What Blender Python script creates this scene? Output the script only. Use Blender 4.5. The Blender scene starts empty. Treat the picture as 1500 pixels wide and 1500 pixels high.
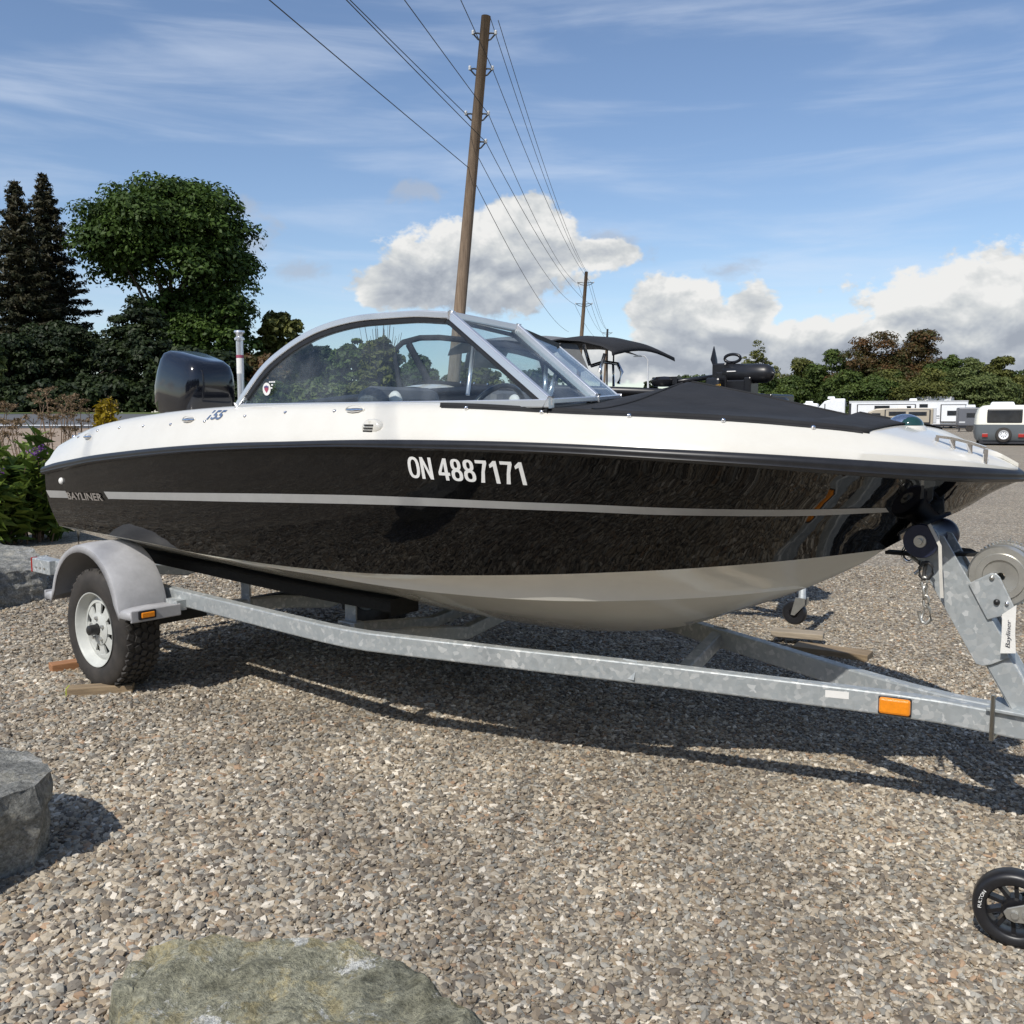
import bpy, math, random
import numpy as np
from mathutils import Vector, Matrix
R = math.radians
scn = bpy.context.scene
col = scn.collection
# ------------------------------------------------------------------ camera
F, YH, H = 1381.0, 612.0, 1.35
PIT = math.atan((750 - YH) / F)
cd = bpy.data.cameras.new('camera'); cam = bpy.data.objects.new('camera', cd); col.objects.link(cam)
cd.sensor_width = 36; cd.sensor_height = 36; cd.lens = 36 * F / 1500; cd.clip_end = 5000; cd.clip_start = .05
cam.location = (0, 0, H); cam.rotation_euler = (math.pi / 2 - PIT, 0, 0)
scn.camera = cam
# ------------------------------------------------------------------ light
SUN = Vector((-.47, -.80, 1.0)).normalized()          # towards the sun: behind the viewer, to the left
SUN_EL = math.asin(SUN.z); SUN_AZ = math.atan2(SUN.x, SUN.y)
sd = bpy.data.lights.new('sun', 'SUN'); sd.energy = 4.2; sd.angle = R(.5); sd.color = (1, .955, .88)
so = bpy.data.objects.new('sun', sd); col.objects.link(so); so.location = (-10, -25, 35)
so.rotation_euler = (-SUN).to_track_quat('-Z', 'Y').to_euler()
scn.view_settings.view_transform = 'Standard'; scn.view_settings.look = 'None'
scn.view_settings.exposure = 0.0; scn.view_settings.gamma = 1
scn.view_settings.use_curve_mapping = False
scn.render.resolution_x = scn.render.resolution_y = 1024

class NT:
    """small helper to write node trees"""
    def __init__(s, tree):
        s.t = tree; s.n = tree.nodes; s.l = tree.links
    def new(s, typ, **kw):
        n = s.n.new(typ)
        for k, v in kw.items():
            if k.startswith('_'): setattr(n, k[1:], v)
        return n
    def put(s, sock, v):
        if hasattr(v, 'links') or isinstance(v, bpy.types.NodeSocket): s.l.new(v, sock)
        else:
            try: sock.default_value = v
            except Exception: sock.default_value = (*v, 1)
    def m(s, op, a, b=0.0, c=0.0, clamp=False):
        n = s.n.new('ShaderNodeMath'); n.operation = op; n.use_clamp = clamp
        s.put(n.inputs[0], a); s.put(n.inputs[1], b); s.put(n.inputs[2], c)
        return n.outputs[0]
    def sstep(s, v, a, b):
        n = s.n.new('ShaderNodeMapRange'); n.interpolation_type = 'SMOOTHSTEP'
        s.put(n.inputs[0], v); s.put(n.inputs[1], a); s.put(n.inputs[2], b)
        return n.outputs[0]
    def mix(s, f, a, b, blend='MIX'):
        n = s.n.new('ShaderNodeMix'); n.data_type = 'RGBA'; n.blend_type = blend
        s.put(n.inputs[0], f); s.put(n.inputs[6], a); s.put(n.inputs[7], b)
        return n.outputs[2]
    def noise(s, vec, scale, detail=4, rough=.5, dist=0.0, out=0):
        n = s.n.new('ShaderNodeTexNoise')
        if vec is not None: s.l.new(vec, n.inputs['Vector'])
        n.inputs['Scale'].default_value = scale; n.inputs['Detail'].default_value = detail
        n.inputs['Roughness'].default_value = rough; n.inputs['Distortion'].default_value = dist
        return n.outputs[out]
    def vor(s, vec, scale, out='Color', feature='F1', rand=1.0):
        n = s.n.new('ShaderNodeTexVoronoi'); n.feature = feature
        if vec is not None: s.l.new(vec, n.inputs['Vector'])
        n.inputs['Scale'].default_value = scale; n.inputs['Randomness'].default_value = rand
        return n.outputs[out]
    def ramp(s, fac, stops, interp='LINEAR'):
        n = s.n.new('ShaderNodeValToRGB'); n.color_ramp.interpolation = interp
        e = n.color_ramp.elements
        while len(e) < len(stops): e.new(.5)
        for i, (p, c) in enumerate(stops): e[i].position = p; e[i].color = (*c, 1)
        s.put(n.inputs[0], fac); return n.outputs[0]
    def bump(s, h, strength=.3, dist=.01):
        n = s.n.new('ShaderNodeBump'); n.inputs['Strength'].default_value = strength; n.inputs['Distance'].default_value = dist
        s.l.new(h, n.inputs['Height']); return n.outputs[0]

# ------------------------------------------------------------------ sky
W = bpy.data.worlds.new('World'); scn.world = W; W.use_nodes = True
k = NT(W.node_tree); k.n.clear()
sky = k.n.new('ShaderNodeTexSky'); sky.sky_type = 'NISHITA'; sky.sun_disc = False
sky.sun_elevation = SUN_EL; sky.sun_rotation = SUN_AZ; sky.altitude = 200; sky.air_density = 1.0; sky.dust_density = .5; sky.ozone_density = 1.6
tc = k.n.new('ShaderNodeTexCoord').outputs['Generated']
sep = k.n.new('ShaderNodeSeparateXYZ'); k.l.new(tc, sep.inputs[0])
az = k.m('ARCTAN2', sep.outputs[0], sep.outputs[1])
el = k.m('ARCSINE', sep.outputs[2])
cv = k.n.new('ShaderNodeCombineXYZ'); k.l.new(az, cv.inputs[0]); k.l.new(k.m('MULTIPLY', el, 1.35), cv.inputs[1])
n_big = k.noise(cv.outputs[0], 11, 5, .58, .2)
n_fine = k.noise(cv.outputs[0], 38, 4, .6, .1)
# same field looked up a little higher: the difference tells tops from undersides
cv2 = k.n.new('ShaderNodeVectorMath'); cv2.operation = 'ADD'; k.l.new(cv.outputs[0], cv2.inputs[0]); cv2.inputs[1].default_value = (-.006, .018, 0)
n_up = k.noise(cv2.outputs[0], 11, 5, .58, .2)
def pang(px, py):
    a = (px - 750) / F; b = (py - 750) / F
    d = Vector((a, math.cos(PIT) - b * math.sin(PIT), -math.sin(PIT) - b * math.cos(PIT))).normalized()
    return math.atan2(d.x, d.y), math.asin(d.z)
# cumulus heaps: direction of the heap, half width, half height (degrees)
heaps = [((712, 392), 6.2, 2.9), ((765, 350), 3.9, 2.6), ((600, 418), 3.8, 1.7), ((872, 372), 2.6, .9),
         ((985, 462), 3.3, 2.5), ((1102, 458), 1.7, 1.9), ((1130, 508), 9.0, 1.6),
         ((1480, 452), 8.2, 3.4), ((1370, 484), 5.8, 2.1), ((1240, 528), 16, 1.3), ((930, 532), 6, 1.2)]
SHADED = (0, 4, 5, 7, 8, 6)
dens = None; shade = None
ae = k.n.new('ShaderNodeCombineXYZ'); k.l.new(az, ae.inputs[0]); k.l.new(el, ae.inputs[1])
def blob(q, w, h):
    a0, e0 = pang(*q)
    n = k.n.new('ShaderNodeVectorMath'); n.operation = 'MULTIPLY_ADD'; k.l.new(ae.outputs[0], n.inputs[0])
    n.inputs[1].default_value = (1 / R(w), 1 / R(h), 0); n.inputs[2].default_value = (-a0 / R(w), -e0 / R(h), 0)
    l = k.n.new('ShaderNodeVectorMath'); l.operation = 'LENGTH'; k.l.new(n.outputs[0], l.inputs[0])
    return k.m('SUBTRACT', 1.0, l.outputs['Value']), n.outputs[0]
for i_, (q, w, h) in enumerate(heaps):
    d, v_ = blob(q, w, h); dens = d if dens is None else k.m('SMOOTH_MAX', dens, d, .25)
    if i_ in SHADED:
        sx = k.n.new('ShaderNodeSeparateXYZ'); k.l.new(v_, sx.inputs[0])
        sh = k.m('MULTIPLY', k.m('ADD', sx.outputs[1], .12), k.sstep(d, -.5, .3)); shade = sh if shade is None else k.m('ADD', shade, sh)
# the same kind of heaps, from noise alone, all the way round the horizon
elc = k.m('MULTIPLY', k.m('ABSOLUTE', k.m('SUBTRACT', el, R(4.5))), 1 / R(5.5))
away = k.sstep(k.m('ABSOLUTE', az), .55, .75)
ring = k.m('SUBTRACT', k.m('MULTIPLY', k.noise(cv.outputs[0], 3.2, 2, .5), 2.2), k.m('ADD', 1.0, elc))
dens = k.m('MAXIMUM', dens, k.m('SUBTRACT', k.m('ADD', ring, .0), k.m('MULTIPLY', k.m('SUBTRACT', 1.0, away), 1.5)))
field = k.m('ADD', dens, k.m('ADD', k.m('MULTIPLY', k.m('SUBTRACT', n_big, .44), 1.35), k.m('MULTIPLY', k.m('SUBTRACT', n_fine, .5), .8)))
mask = k.sstep(field, .03, .24)
rim = k.m('SUBTRACT', 1.0, k.sstep(field, .15, 1.0))
grad = k.m('MULTIPLY', k.m('SUBTRACT', n_big, n_up), 3.4)
lum = k.m('ADD', k.m('ADD', k.m('MULTIPLY', shade, .5), k.m('MULTIPLY', rim, .34)), k.m('ADD', grad, .33))
ccol = k.ramp(lum, [(0.0, (2.9, 3.2, 3.7)), (.35, (3.9, 4.2, 4.6)), (.68, (5.2, 5.4, 5.5)), (1.0, (6.9, 6.9, 6.8))])
# thin veils: long drawn-out streaks
cs = k.n.new('ShaderNodeMapping'); cs.inputs['Scale'].default_value = (1.3, 7.5, 1); cs.inputs['Rotation'].default_value = (0, 0, R(-8))
k.l.new(cv.outputs[0], cs.inputs[0])
veil = k.m('MULTIPLY', k.sstep(k.noise(cs.outputs[0], 2.3, 6, .55, .4), .42, .78), .42)
# small grey scraps
scrap = None
for (q, w, h) in [((612, 278), 2.6, .8), ((375, 350), 2.4, 1.3), ((440, 398), 2.2, .9), ((900, 358), 3.0, 1.1), ((1072, 392), 2.2, .8), ((345, 305), 1.3, .9)]:
    d, v_ = blob(q, w, h); scrap = d if scrap is None else k.m('MAXIMUM', scrap, d)
scrap = k.m('MULTIPLY', k.sstep(k.m('ADD', scrap, k.m('MULTIPLY', k.m('SUBTRACT', k.noise(cv.outputs[0], 22, 4, .6, .3), .5), 3.0)), .05, .9), .62)
base = k.mix(1.0, sky.outputs[0], (.98, 1.0, 1.06, 1), 'MULTIPLY')
c1 = k.mix(veil, base, (6.0, 6.6, 7.6, 1))
c2 = k.mix(scrap, c1, (3.6, 4.0, 4.7, 1))
c3 = k.mix(mask, c2, ccol)
above = k.sstep(el, -.01, .005)
c4 = k.mix(above, sky.outputs[0], c3)
bg = k.n.new('ShaderNodeBackground'); bg.inputs[1].default_value = .125; k.l.new(c4, bg.inputs[0])
wo = k.n.new('ShaderNodeOutputWorld'); k.l.new(bg.outputs[0], wo.inputs[0])

# ------------------------------------------------------------------ frames of reference
def ray(px, py):
    a = (px - 750) / F; b = (py - 750) / F
    return np.array([a, math.cos(PIT) - b * math.sin(PIT), -math.sin(PIT) - b * math.cos(PIT)])
CAM = np.array([0, 0, H])
def gnd(px, py, z=0.0):
    r = ray(px, py); return CAM + r * ((z - H) / r[2])
def at(px, py, Y):
    r = ray(px, py); return CAM + r * (Y / r[1])
HEAD = R(39.5)
U = np.array([math.cos(HEAD), -math.sin(HEAD), 0]); N = np.array([math.sin(HEAD), math.cos(HEAD), 0])
ORG = np.array([-2.0949, 4.6081, 0]) + N * .98
def loc(x, y, z): return ORG + U * x + N * y + np.array([0, 0, z])
def tol(P): d = np.array(P) - ORG; return np.array([d @ U, d @ N, d[2]])
def on_y(px, py, y):
    r = ray(px, py); t = (y - (CAM - ORG) @ N) / (r @ N); return tol(CAM + t * r)

# ------------------------------------------------------------------ materials
MATS = {}
def mat(name, base=(.5, .5, .5), rough=.5, metal=0.0, coat=0.0, spec=.5, fn=None):
    m = bpy.data.materials.new(name); m.use_nodes = True
    t = NT(m.node_tree); b = t.n['Principled BSDF']
    b.inputs['Base Color'].default_value = (*base, 1); b.inputs['Roughness'].default_value = rough
    b.inputs['Metallic'].default_value = metal; b.inputs['Coat Weight'].default_value = coat; b.inputs['Coat Roughness'].default_value = .05
    b.inputs['Specular IOR Level'].default_value = spec
    if fn: fn(t, b)
    MATS[name] = m; return m
def objco(t): return t.n.new('ShaderNodeTexCoord').outputs['Object']
def pos(t): return t.n.new('ShaderNodeNewGeometry').outputs['Position']
def grain(amount, scale, base, bump=0.0, rough=None):
    """plain stuff with uneven tone (and roughness)"""
    def fn(t, b):
        c = objco(t); n = t.noise(c, scale, 5, .6); n2 = t.noise(c, scale * 6, 3, .6)
        v = t.m('ADD', t.m('MULTIPLY', n, .7), t.m('MULTIPLY', n2, .3))
        lo = tuple(x * (1 - amount) for x in base); hi = tuple(min(1, x * (1 + amount)) for x in base)
        t.l.new(t.ramp(v, [(.3, lo), (.7, hi)]), b.inputs['Base Color'])
        if bump: t.l.new(t.bump(n2, bump, .004), b.inputs['Normal'])
        if rough:
            r = t.n.new('ShaderNodeMapRange'); t.l.new(n, r.inputs[0]); r.inputs[1].default_value = .3; r.inputs[2].default_value = .7
            r.inputs[3].default_value = rough[0]; r.inputs[4].default_value = rough[1]; t.l.new(r.outputs[0], b.inputs['Roughness'])
    return fn
def mg(name, base, rough=.6, amount=.2, scale=6, bump=0.0, **kw): return mat(name, base, rough, fn=grain(amount, scale, base, bump, kw.pop('rr', None)), **kw)
def f_gel(t, b):
    c = objco(t); n = t.m('ADD', t.noise(c, 4.0, 2, .5), t.m('MULTIPLY', t.noise(c, 26, 1, .5), .05))
    t.l.new(t.bump(n, .12, .02), b.inputs['Normal'])
    d = t.noise(c, 14, 6, .7)
    t.l.new(t.ramp(d, [(.35, (.002, .002, .0023)), (.75, (.005, .005, .005))]), b.inputs['Base Color'])
    rr = t.n.new('ShaderNodeMapRange'); t.l.new(t.noise(c, 3, 5, .6), rr.inputs[0]); rr.inputs[3].default_value = .0; rr.inputs[4].default_value = .055
    t.l.new(rr.outputs[0], b.inputs['Roughness'])
mat('gelcoat_black', (.005, .005, .0055), .06, spec=.36, fn=f_gel)
def f_white(t, b):
    c = objco(t); n = t.noise(c, 4, 6, .65)
    t.l.new(t.ramp(n, [(.3, (.66, .635, .565)), (.7, (.715, .695, .63))]), b.inputs['Base Color'])
mat('gelcoat_white', (.82, .80, .73), .22, coat=.4, fn=f_white)
mat('bottom_white', (.82, .80, .72), .14, coat=.6, fn=grain(.03, 5, (.82, .80, .72), 0, (.10, .2)))
mg('stripe_silver', (.34, .34, .33), .3, .08, 10)
mg('rubber_black', (.016, .016, .018), .38, .3, 20)
mg('plastic_black', (.012, .012, .014), .3, .3, 12)
mat('cowl_black', (.006, .007, .011), .12, coat=.6, fn=lambda t, b: t.l.new(t.bump(t.noise(objco(t), 4, 2), .06, .02), b.inputs['Normal']))
def f_canvas(t, b):
    c = objco(t)
    w = t.noise(c, 900, 2, .5); f = t.noise(c, 7, 4, .6)
    t.l.new(t.ramp(f, [(.3, (.010, .0105, .012)), (.7, (.02, .02, .022))]), b.inputs['Base Color'])
    t.l.new(t.bump(t.m('ADD', t.m('MULTIPLY', w, .02), f), .35, .02), b.inputs['Normal'])
mat('canvas_black', (.012, .012, .014), .85, fn=f_canvas)
mg('canvas_grey', (.16, .165, .17), .85, .2, 6, .2)
def f_galv(t, b):
    c = objco(t); d = t.n.new('ShaderNodeVectorMath'); d.operation = 'ADD'; t.l.new(c, d.inputs[0])
    nn = t.n.new('ShaderNodeVectorMath'); nn.operation = 'SCALE'; t.l.new(t.noise(c, 30, 3, .6, 0, 1), nn.inputs[0]); nn.inputs[3].default_value = .02
    t.l.new(nn.outputs[0], d.inputs[1])
    v = t.vor(d.outputs[0], 62); hs = t.n.new('ShaderNodeSeparateColor'); t.l.new(v, hs.inputs[0])
    st = t.noise(c, 3, 5, .65)
    x = t.m('ADD', t.m('MULTIPLY', hs.outputs[0], .62), t.m('MULTIPLY', st, .38))
    t.l.new(t.ramp(x, [(.2, (.36, .39, .40)), (.6, (.41, .435, .44)), (.72, (.46, .48, .48)), (.84, (.62, .635, .63))]), b.inputs['Base Color'])
    r = t.n.new('ShaderNodeMapRange'); t.l.new(hs.outputs[1], r.inputs[0]); r.inputs[3].default_value = .38; r.inputs[4].default_value = .62
    t.l.new(r.outputs[0], b.inputs['Roughness'])
    t.l.new(t.bump(t.noise(c, 90, 3), .06, .004), b.inputs['Normal'])
mat('galvanised', (.45, .47, .48), .5, .35, fn=f_galv)
mg('fender_grey', (.40, .40, .41), .5, .14, 9, .08, rr=(.38, .6))
mat('aluminium', (.74, .75, .77), .3, .75, fn=grain(.03, 5, (.74, .75, .77), 0, (.26, .34)))
mat('chrome', (.78, .78, .8), .1, 1.0, fn=grain(.05, 20, (.78, .78, .8), 0, (.06, .16)))
mg('zinc', (.55, .54, .5), .35, .12, 25, metal=.8)
def f_tyre(t, b):
    c = objco(t); n = t.noise(c, 12, 5, .65)
    t.l.new(t.ramp(n, [(.3, (.022, .020, .018)), (.75, (.058, .050, .043))]), b.inputs['Base Color'])
mat('tyre_rubber', (.03, .028, .026), .75, fn=f_tyre)
mg('tread_rubber', (.05, .046, .042), .8, .5, 40)
mg('rim_paint', (.52, .53, .50), .42, .12, 14, .05)
mg('hub_black', (.02, .02, .02), .4, .4, 30)
mat('amber_lens', (.85, .26, .01), .2, coat=.5, fn=grain(.12, 60, (.85, .27, .012), .2))
mat('red_lens', (.35, .02, .015), .25, coat=.5, fn=grain(.2, 40, (.35, .02, .015)))
mat('green_lens', (.012, .05, .045), .08, coat=.6, fn=grain(.2, 40, (.012, .05, .045)))
mat('roller_blue', (.012, .018, .05), .4, fn=grain(.3, 30, (.013, .018, .045), .2))
mg('vinyl_white', (.78, .77, .74), .5, .05, 12)
mg('paper_white', (.75, .74, .70), .8, .08, 25, .3)
mg('ink', (.03, .03, .04), .7, .2, 20)
mg('decal_white', (.80, .80, .78), .45, .04, 14)
mg('decal_red', (.35, .07, .12), .5, .1, 14)
mg('decal_blue', (.10, .09, .22), .5, .1, 14)
mg('yellow_print', (.75, .42, .03), .5, .1, 14)
mg('seat_grey', (.10, .10, .105), .6, .2, 20, .2)
mg('seat_white', (.66, .65, .62), .55, .06, 10)
mg('liner_grey', (.5, .49, .46), .6, .1, 6)
mg('carpet_black', (.012, .012, .012), .95, .4, 60, .4)
mg('strap_white', (.55, .53, .48), .8, .1, 40)
mg('wire_dark', (.03, .03, .03), .6, .2, 5)
def f_wood(c0, c1):
    def fn(t, b):
        c = objco(t); mp = t.n.new('ShaderNodeMapping'); mp.inputs['Scale'].default_value = (2.5, 30, 30); t.l.new(c, mp.inputs[0])
        n = t.noise(mp.outputs[0], 2.2, 6, .65, .5)
        t.l.new(t.ramp(n, [(.3, c0), (.7, c1)]), b.inputs['Base Color']); t.l.new(t.bump(n, .4, .004), b.inputs['Normal'])
    return fn
mat('wood_orange', (.3, .14, .06), .8, fn=f_wood((.24, .105, .045), (.42, .21, .095)))
mat('wood_weathered', (.25, .17, .1), .85, fn=f_wood((.16, .115, .07), (.34, .25, .15)))
mat('wood_pale', (.4, .33, .24), .85, fn=f_wood((.22, .18, .13), (.42, .35, .26)))
mg('yellow_paint', (.42, .50, .03), .7, .3, 40)
def f_pole(t, b):
    c = objco(t); mp = t.n.new('ShaderNodeMapping'); mp.inputs['Scale'].default_value = (14, 14, .8); t.l.new(c, mp.inputs[0])
    n = t.noise(mp.outputs[0], 2, 6, .65)
    t.l.new(t.ramp(n, [(.3, (.10, .068, .045)), (.7, (.26, .19, .13))]), b.inputs['Base Color']); t.l.new(t.bump(n, .5, .02), b.inputs['Normal'])
mat('pole_wood', (.2, .14, .1), .9, fn=f_pole)
PEB = [(.0, (.235, .195, .15)), (.12, (.345, .30, .235)), (.25, (.18, .16, .135)), (.37, (.44, .39, .315)), (.48, (.285, .23, .165)), (.58, (.235, .225, .20)), (.68, (.38, .335, .27)), (.78, (.14, .12, .10)), (.85, (.34, .325, .29)), (.92, (.62, .57, .49)), (.972, (.33, .23, .155))]
def f_ground(t, b):
    c = pos(t)
    v = t.n.new('ShaderNodeTexVoronoi'); v.inputs['Scale'].default_value = 62; t.l.new(c, v.inputs[0])
    hs = t.n.new('ShaderNodeSeparateColor'); t.l.new(v.outputs['Color'], hs.inputs[0])
    peb = t.ramp(hs.outputs[0], PEB, 'CONSTANT')
    big = t.noise(c, .55, 5, .6); mid = t.noise(c, 3.5, 4, .6)
    tone = t.ramp(t.m('ADD', t.m('MULTIPLY', big, .6), t.m('MULTIPLY', mid, .4)), [(.3, (.90, .89, .87)), (.7, (1.28, 1.25, 1.18))])
    cc = t.mix(1.0, t.mix(1.0, peb, tone, 'MULTIPLY'), t.ramp(t.noise(c, 22, 3, .7), [(.35, (.72, .72, .72)), (.65, (1.28, 1.27, 1.25))]), 'MULTIPLY')
    gap = t.sstep(v.outputs['Distance'], .35, .75)
    cc = t.mix(t.m('MULTIPLY', gap, .32), cc, (.10, .085, .07, 1))
    t.l.new(cc, b.inputs['Base Color'])
    hgt = t.m('ADD', t.m('MULTIPLY', t.m('SUBTRACT', 1.0, v.outputs['Distance']), .8), t.m('MULTIPLY', hs.outputs[1], .6))
    t.l.new(t.bump(hgt, .8, .012), b.inputs['Normal'])
mat('gravel_ground', (.27, .24, .2), .9, spec=.25, fn=f_ground)
def f_peb(t, b):
    oi = t.n.new('ShaderNodeObjectInfo'); r = oi.outputs['Random']
    base_ = t.ramp(r, PEB, 'CONSTANT')
    g_ = t.noise(pos(t), 1.1, 4, .6); base_ = t.mix(1.0, base_, t.ramp(g_, [(.36, (.78, .77, .75)), (.64, (1.22, 1.20, 1.15))]), 'MULTIPLY')
    n = t.noise(objco(t), 60, 4, .6)
    t.l.new(t.mix(1.0, base_, t.ramp(n, [(.3, (.8, .8, .8)), (.7, (1.2, 1.2, 1.2))]), 'MULTIPLY'), b.inputs['Base Color'])
mat('pebble', (.3, .27, .23), .85, spec=.3, fn=f_peb)
def f_rock(c0, c1, c2, lich, ochre=.55):
    def fn(t, b):
        c = objco(t); n = t.noise(c, 5, 8, .65, .3); n2 = t.noise(c, 24, 6, .7)
        v = t.m('ADD', t.m('MULTIPLY', n, .6), t.m('MULTIPLY', n2, .4))
        cc = t.ramp(v, [(.38, c0), (.5, c1), (.62, c2)])
        l = t.sstep(t.noise(c, 6.5, 10, .8, .2), .555, .59)
        cc = t.mix(t.m('MULTIPLY', l, .75), cc, (*lich, 1))
        o = t.sstep(t.noise(c, 5.0, 9, .78, .2), .50, .56); cc = t.mix(t.m('MULTIPLY', o, ochre), cc, (.36, .29, .13, 1))
        cc = t.mix(1.0, cc, t.ramp(t.noise(c, 75, 6, .75), [(.36, (.58, .58, .56)), (.5, (1, 1, 1)), (.66, (1.5, 1.48, 1.42))]), 'MULTIPLY')
        t.l.new(cc, b.inputs['Base Color'])
        t.l.new(t.bump(t.m('ADD', n2, t.m('ADD', n, t.m('MULTIPLY', t.noise(c, 110, 5, .75), .5))), .8, .03), b.inputs['Normal'])
    return fn
mat('rock_green', (.2, .21, .17), .9, spec=.25, fn=f_rock((.17, .165, .115), (.33, .32, .235), (.48, .46, .35), (.74, .74, .71)))
mat('rock_grey', (.2, .2, .2), .9, spec=.25, fn=f_rock((.15, .15, .14), (.27, .27, .25), (.40, .39, .365), (.50, .50, .48), .15))
mg('asphalt', (.11, .112, .115), .85, .15, 3)
mg('road_paint', (.62, .62, .60), .7, .1, 3)
mg('shoulder_dirt', (.30, .23, .17), .95, .25, 2)
mg('grass_green', (.10, .13, .03), .95, .4, 1.5)
mg('bark', (.075, .06, .045), .9, .4, 8, .4)
mg('stem_brown', (.20, .13, .085), .9, .25, 12)
def leafmat(name, a, b_, trans=.28):
    m = bpy.data.materials.new(name); m.use_nodes = True; t = NT(m.node_tree); t.n.clear()
    at_ = t.n.new('ShaderNodeAttribute'); at_.attribute_name = 'tint'
    c = t.mix(at_.outputs['Fac'], (*a, 1), (*b_, 1))
    d = t.n.new('ShaderNodeBsdfPrincipled'); d.inputs['Roughness'].default_value = .55; d.inputs['Specular IOR Level'].default_value = .25; t.l.new(c, d.inputs['Base Color'])
    tr = t.n.new('ShaderNodeBsdfTranslucent'); t.l.new(c, tr.inputs[0])
    mx = t.n.new('ShaderNodeMixShader'); mx.inputs[0].default_value = trans; t.l.new(d.outputs[0], mx.inputs[1]); t.l.new(tr.outputs[0], mx.inputs[2])
    o = t.n.new('ShaderNodeOutputMaterial'); t.l.new(mx.outputs[0], o.inputs[0]); MATS[name] = m
leafmat('leaf_maple', (.026, .05, .010), (.085, .14, .028))
leafmat('leaf_spruce', (.018, .026, .012), (.062, .052, .026), .1)
leafmat('leaf_cedar', (.010, .018, .007), (.034, .050, .014), .15)
leafmat('leaf_olive', (.06, .07, .016), (.165, .17, .045))
leafmat('leaf_green', (.035, .06, .014), (.11, .15, .035))
leafmat('leaf_red', (.045, .058, .016), (.14, .07, .03))
leafmat('leaf_pale', (.06, .085, .025), (.17, .20, .065))
leafmat('leaf_hedge', (.05, .09, .015), (.24, .32, .06))
leafmat('leaf_yellow', (.20, .14, .008), (.42, .30, .02))
leafmat('leaf_dry', (.13, .085, .05), (.30, .21, .125))
leafmat('petal_purple', (.10, .03, .16), (.24, .11, .32))
def glassmat(name, tint, refl=1.0):
    m = bpy.data.materials.new(name); m.use_nodes = True; t = NT(m.node_tree); t.n.clear()
    tr = t.n.new('ShaderNodeBsdfTransparent'); tr.inputs[0].default_value = (*tint, 1)
    gl = t.n.new('ShaderNodeBsdfGlossy'); gl.inputs['Roughness'].default_value = .015
    lw = t.n.new('ShaderNodeLayerWeight'); lw.inputs[0].default_value = .5
    fr = t.m('ADD', .04, t.m('MULTIPLY', t.m('POWER', lw.outputs['Facing'], 5.0), .9))
    dirt = t.noise(objco(t), 7, 5, .65)
    df = t.n.new('ShaderNodeBsdfDiffuse'); df.inputs[0].default_value = (.5, .52, .55, 1)
    mx0 = t.n.new('ShaderNodeMixShader'); t.l.new(t.m('MULTIPLY', t.sstep(dirt, .3, .8), .07), mx0.inputs[0]); t.l.new(tr.outputs[0], mx0.inputs[1]); t.l.new(df.outputs[0], mx0.inputs[2])
    mx = t.n.new('ShaderNodeMixShader'); t.l.new(t.m('MULTIPLY', fr, refl), mx.inputs[0]); t.l.new(mx0.outputs[0], mx.inputs[1]); t.l.new(gl.outputs[0], mx.inputs[2])
    o = t.n.new('ShaderNodeOutputMaterial'); t.l.new(mx.outputs[0], o.inputs[0]); MATS[name] = m
glassmat('glass_clear', (.86, .91, .92))
glassmat('glass_vinyl', (.72, .80, .84))
mat('glass_dark', (.018, .022, .028), .08, coat=.3, fn=grain(.4, 3, (.02, .024, .03)))
for nm, c, rg in [('rv_white', (.76, .77, .78), .35), ('rv_cream', (.80, .77, .66), .35), ('rv_tan', (.40, .35, .27), .4), ('rv_grey', (.12, .125, .14), .4), ('rv_slate', (.115, .13, .14), .4), ('rv_trim', (.03, .03, .035), .4), ('rv_lightgrey', (.5, .51, .52), .4), ('shingle', (.17, .10, .075), .9), ('siding', (.42, .38, .33), .7)]:
    mg(nm, c, rg, .06, 2)

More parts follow.
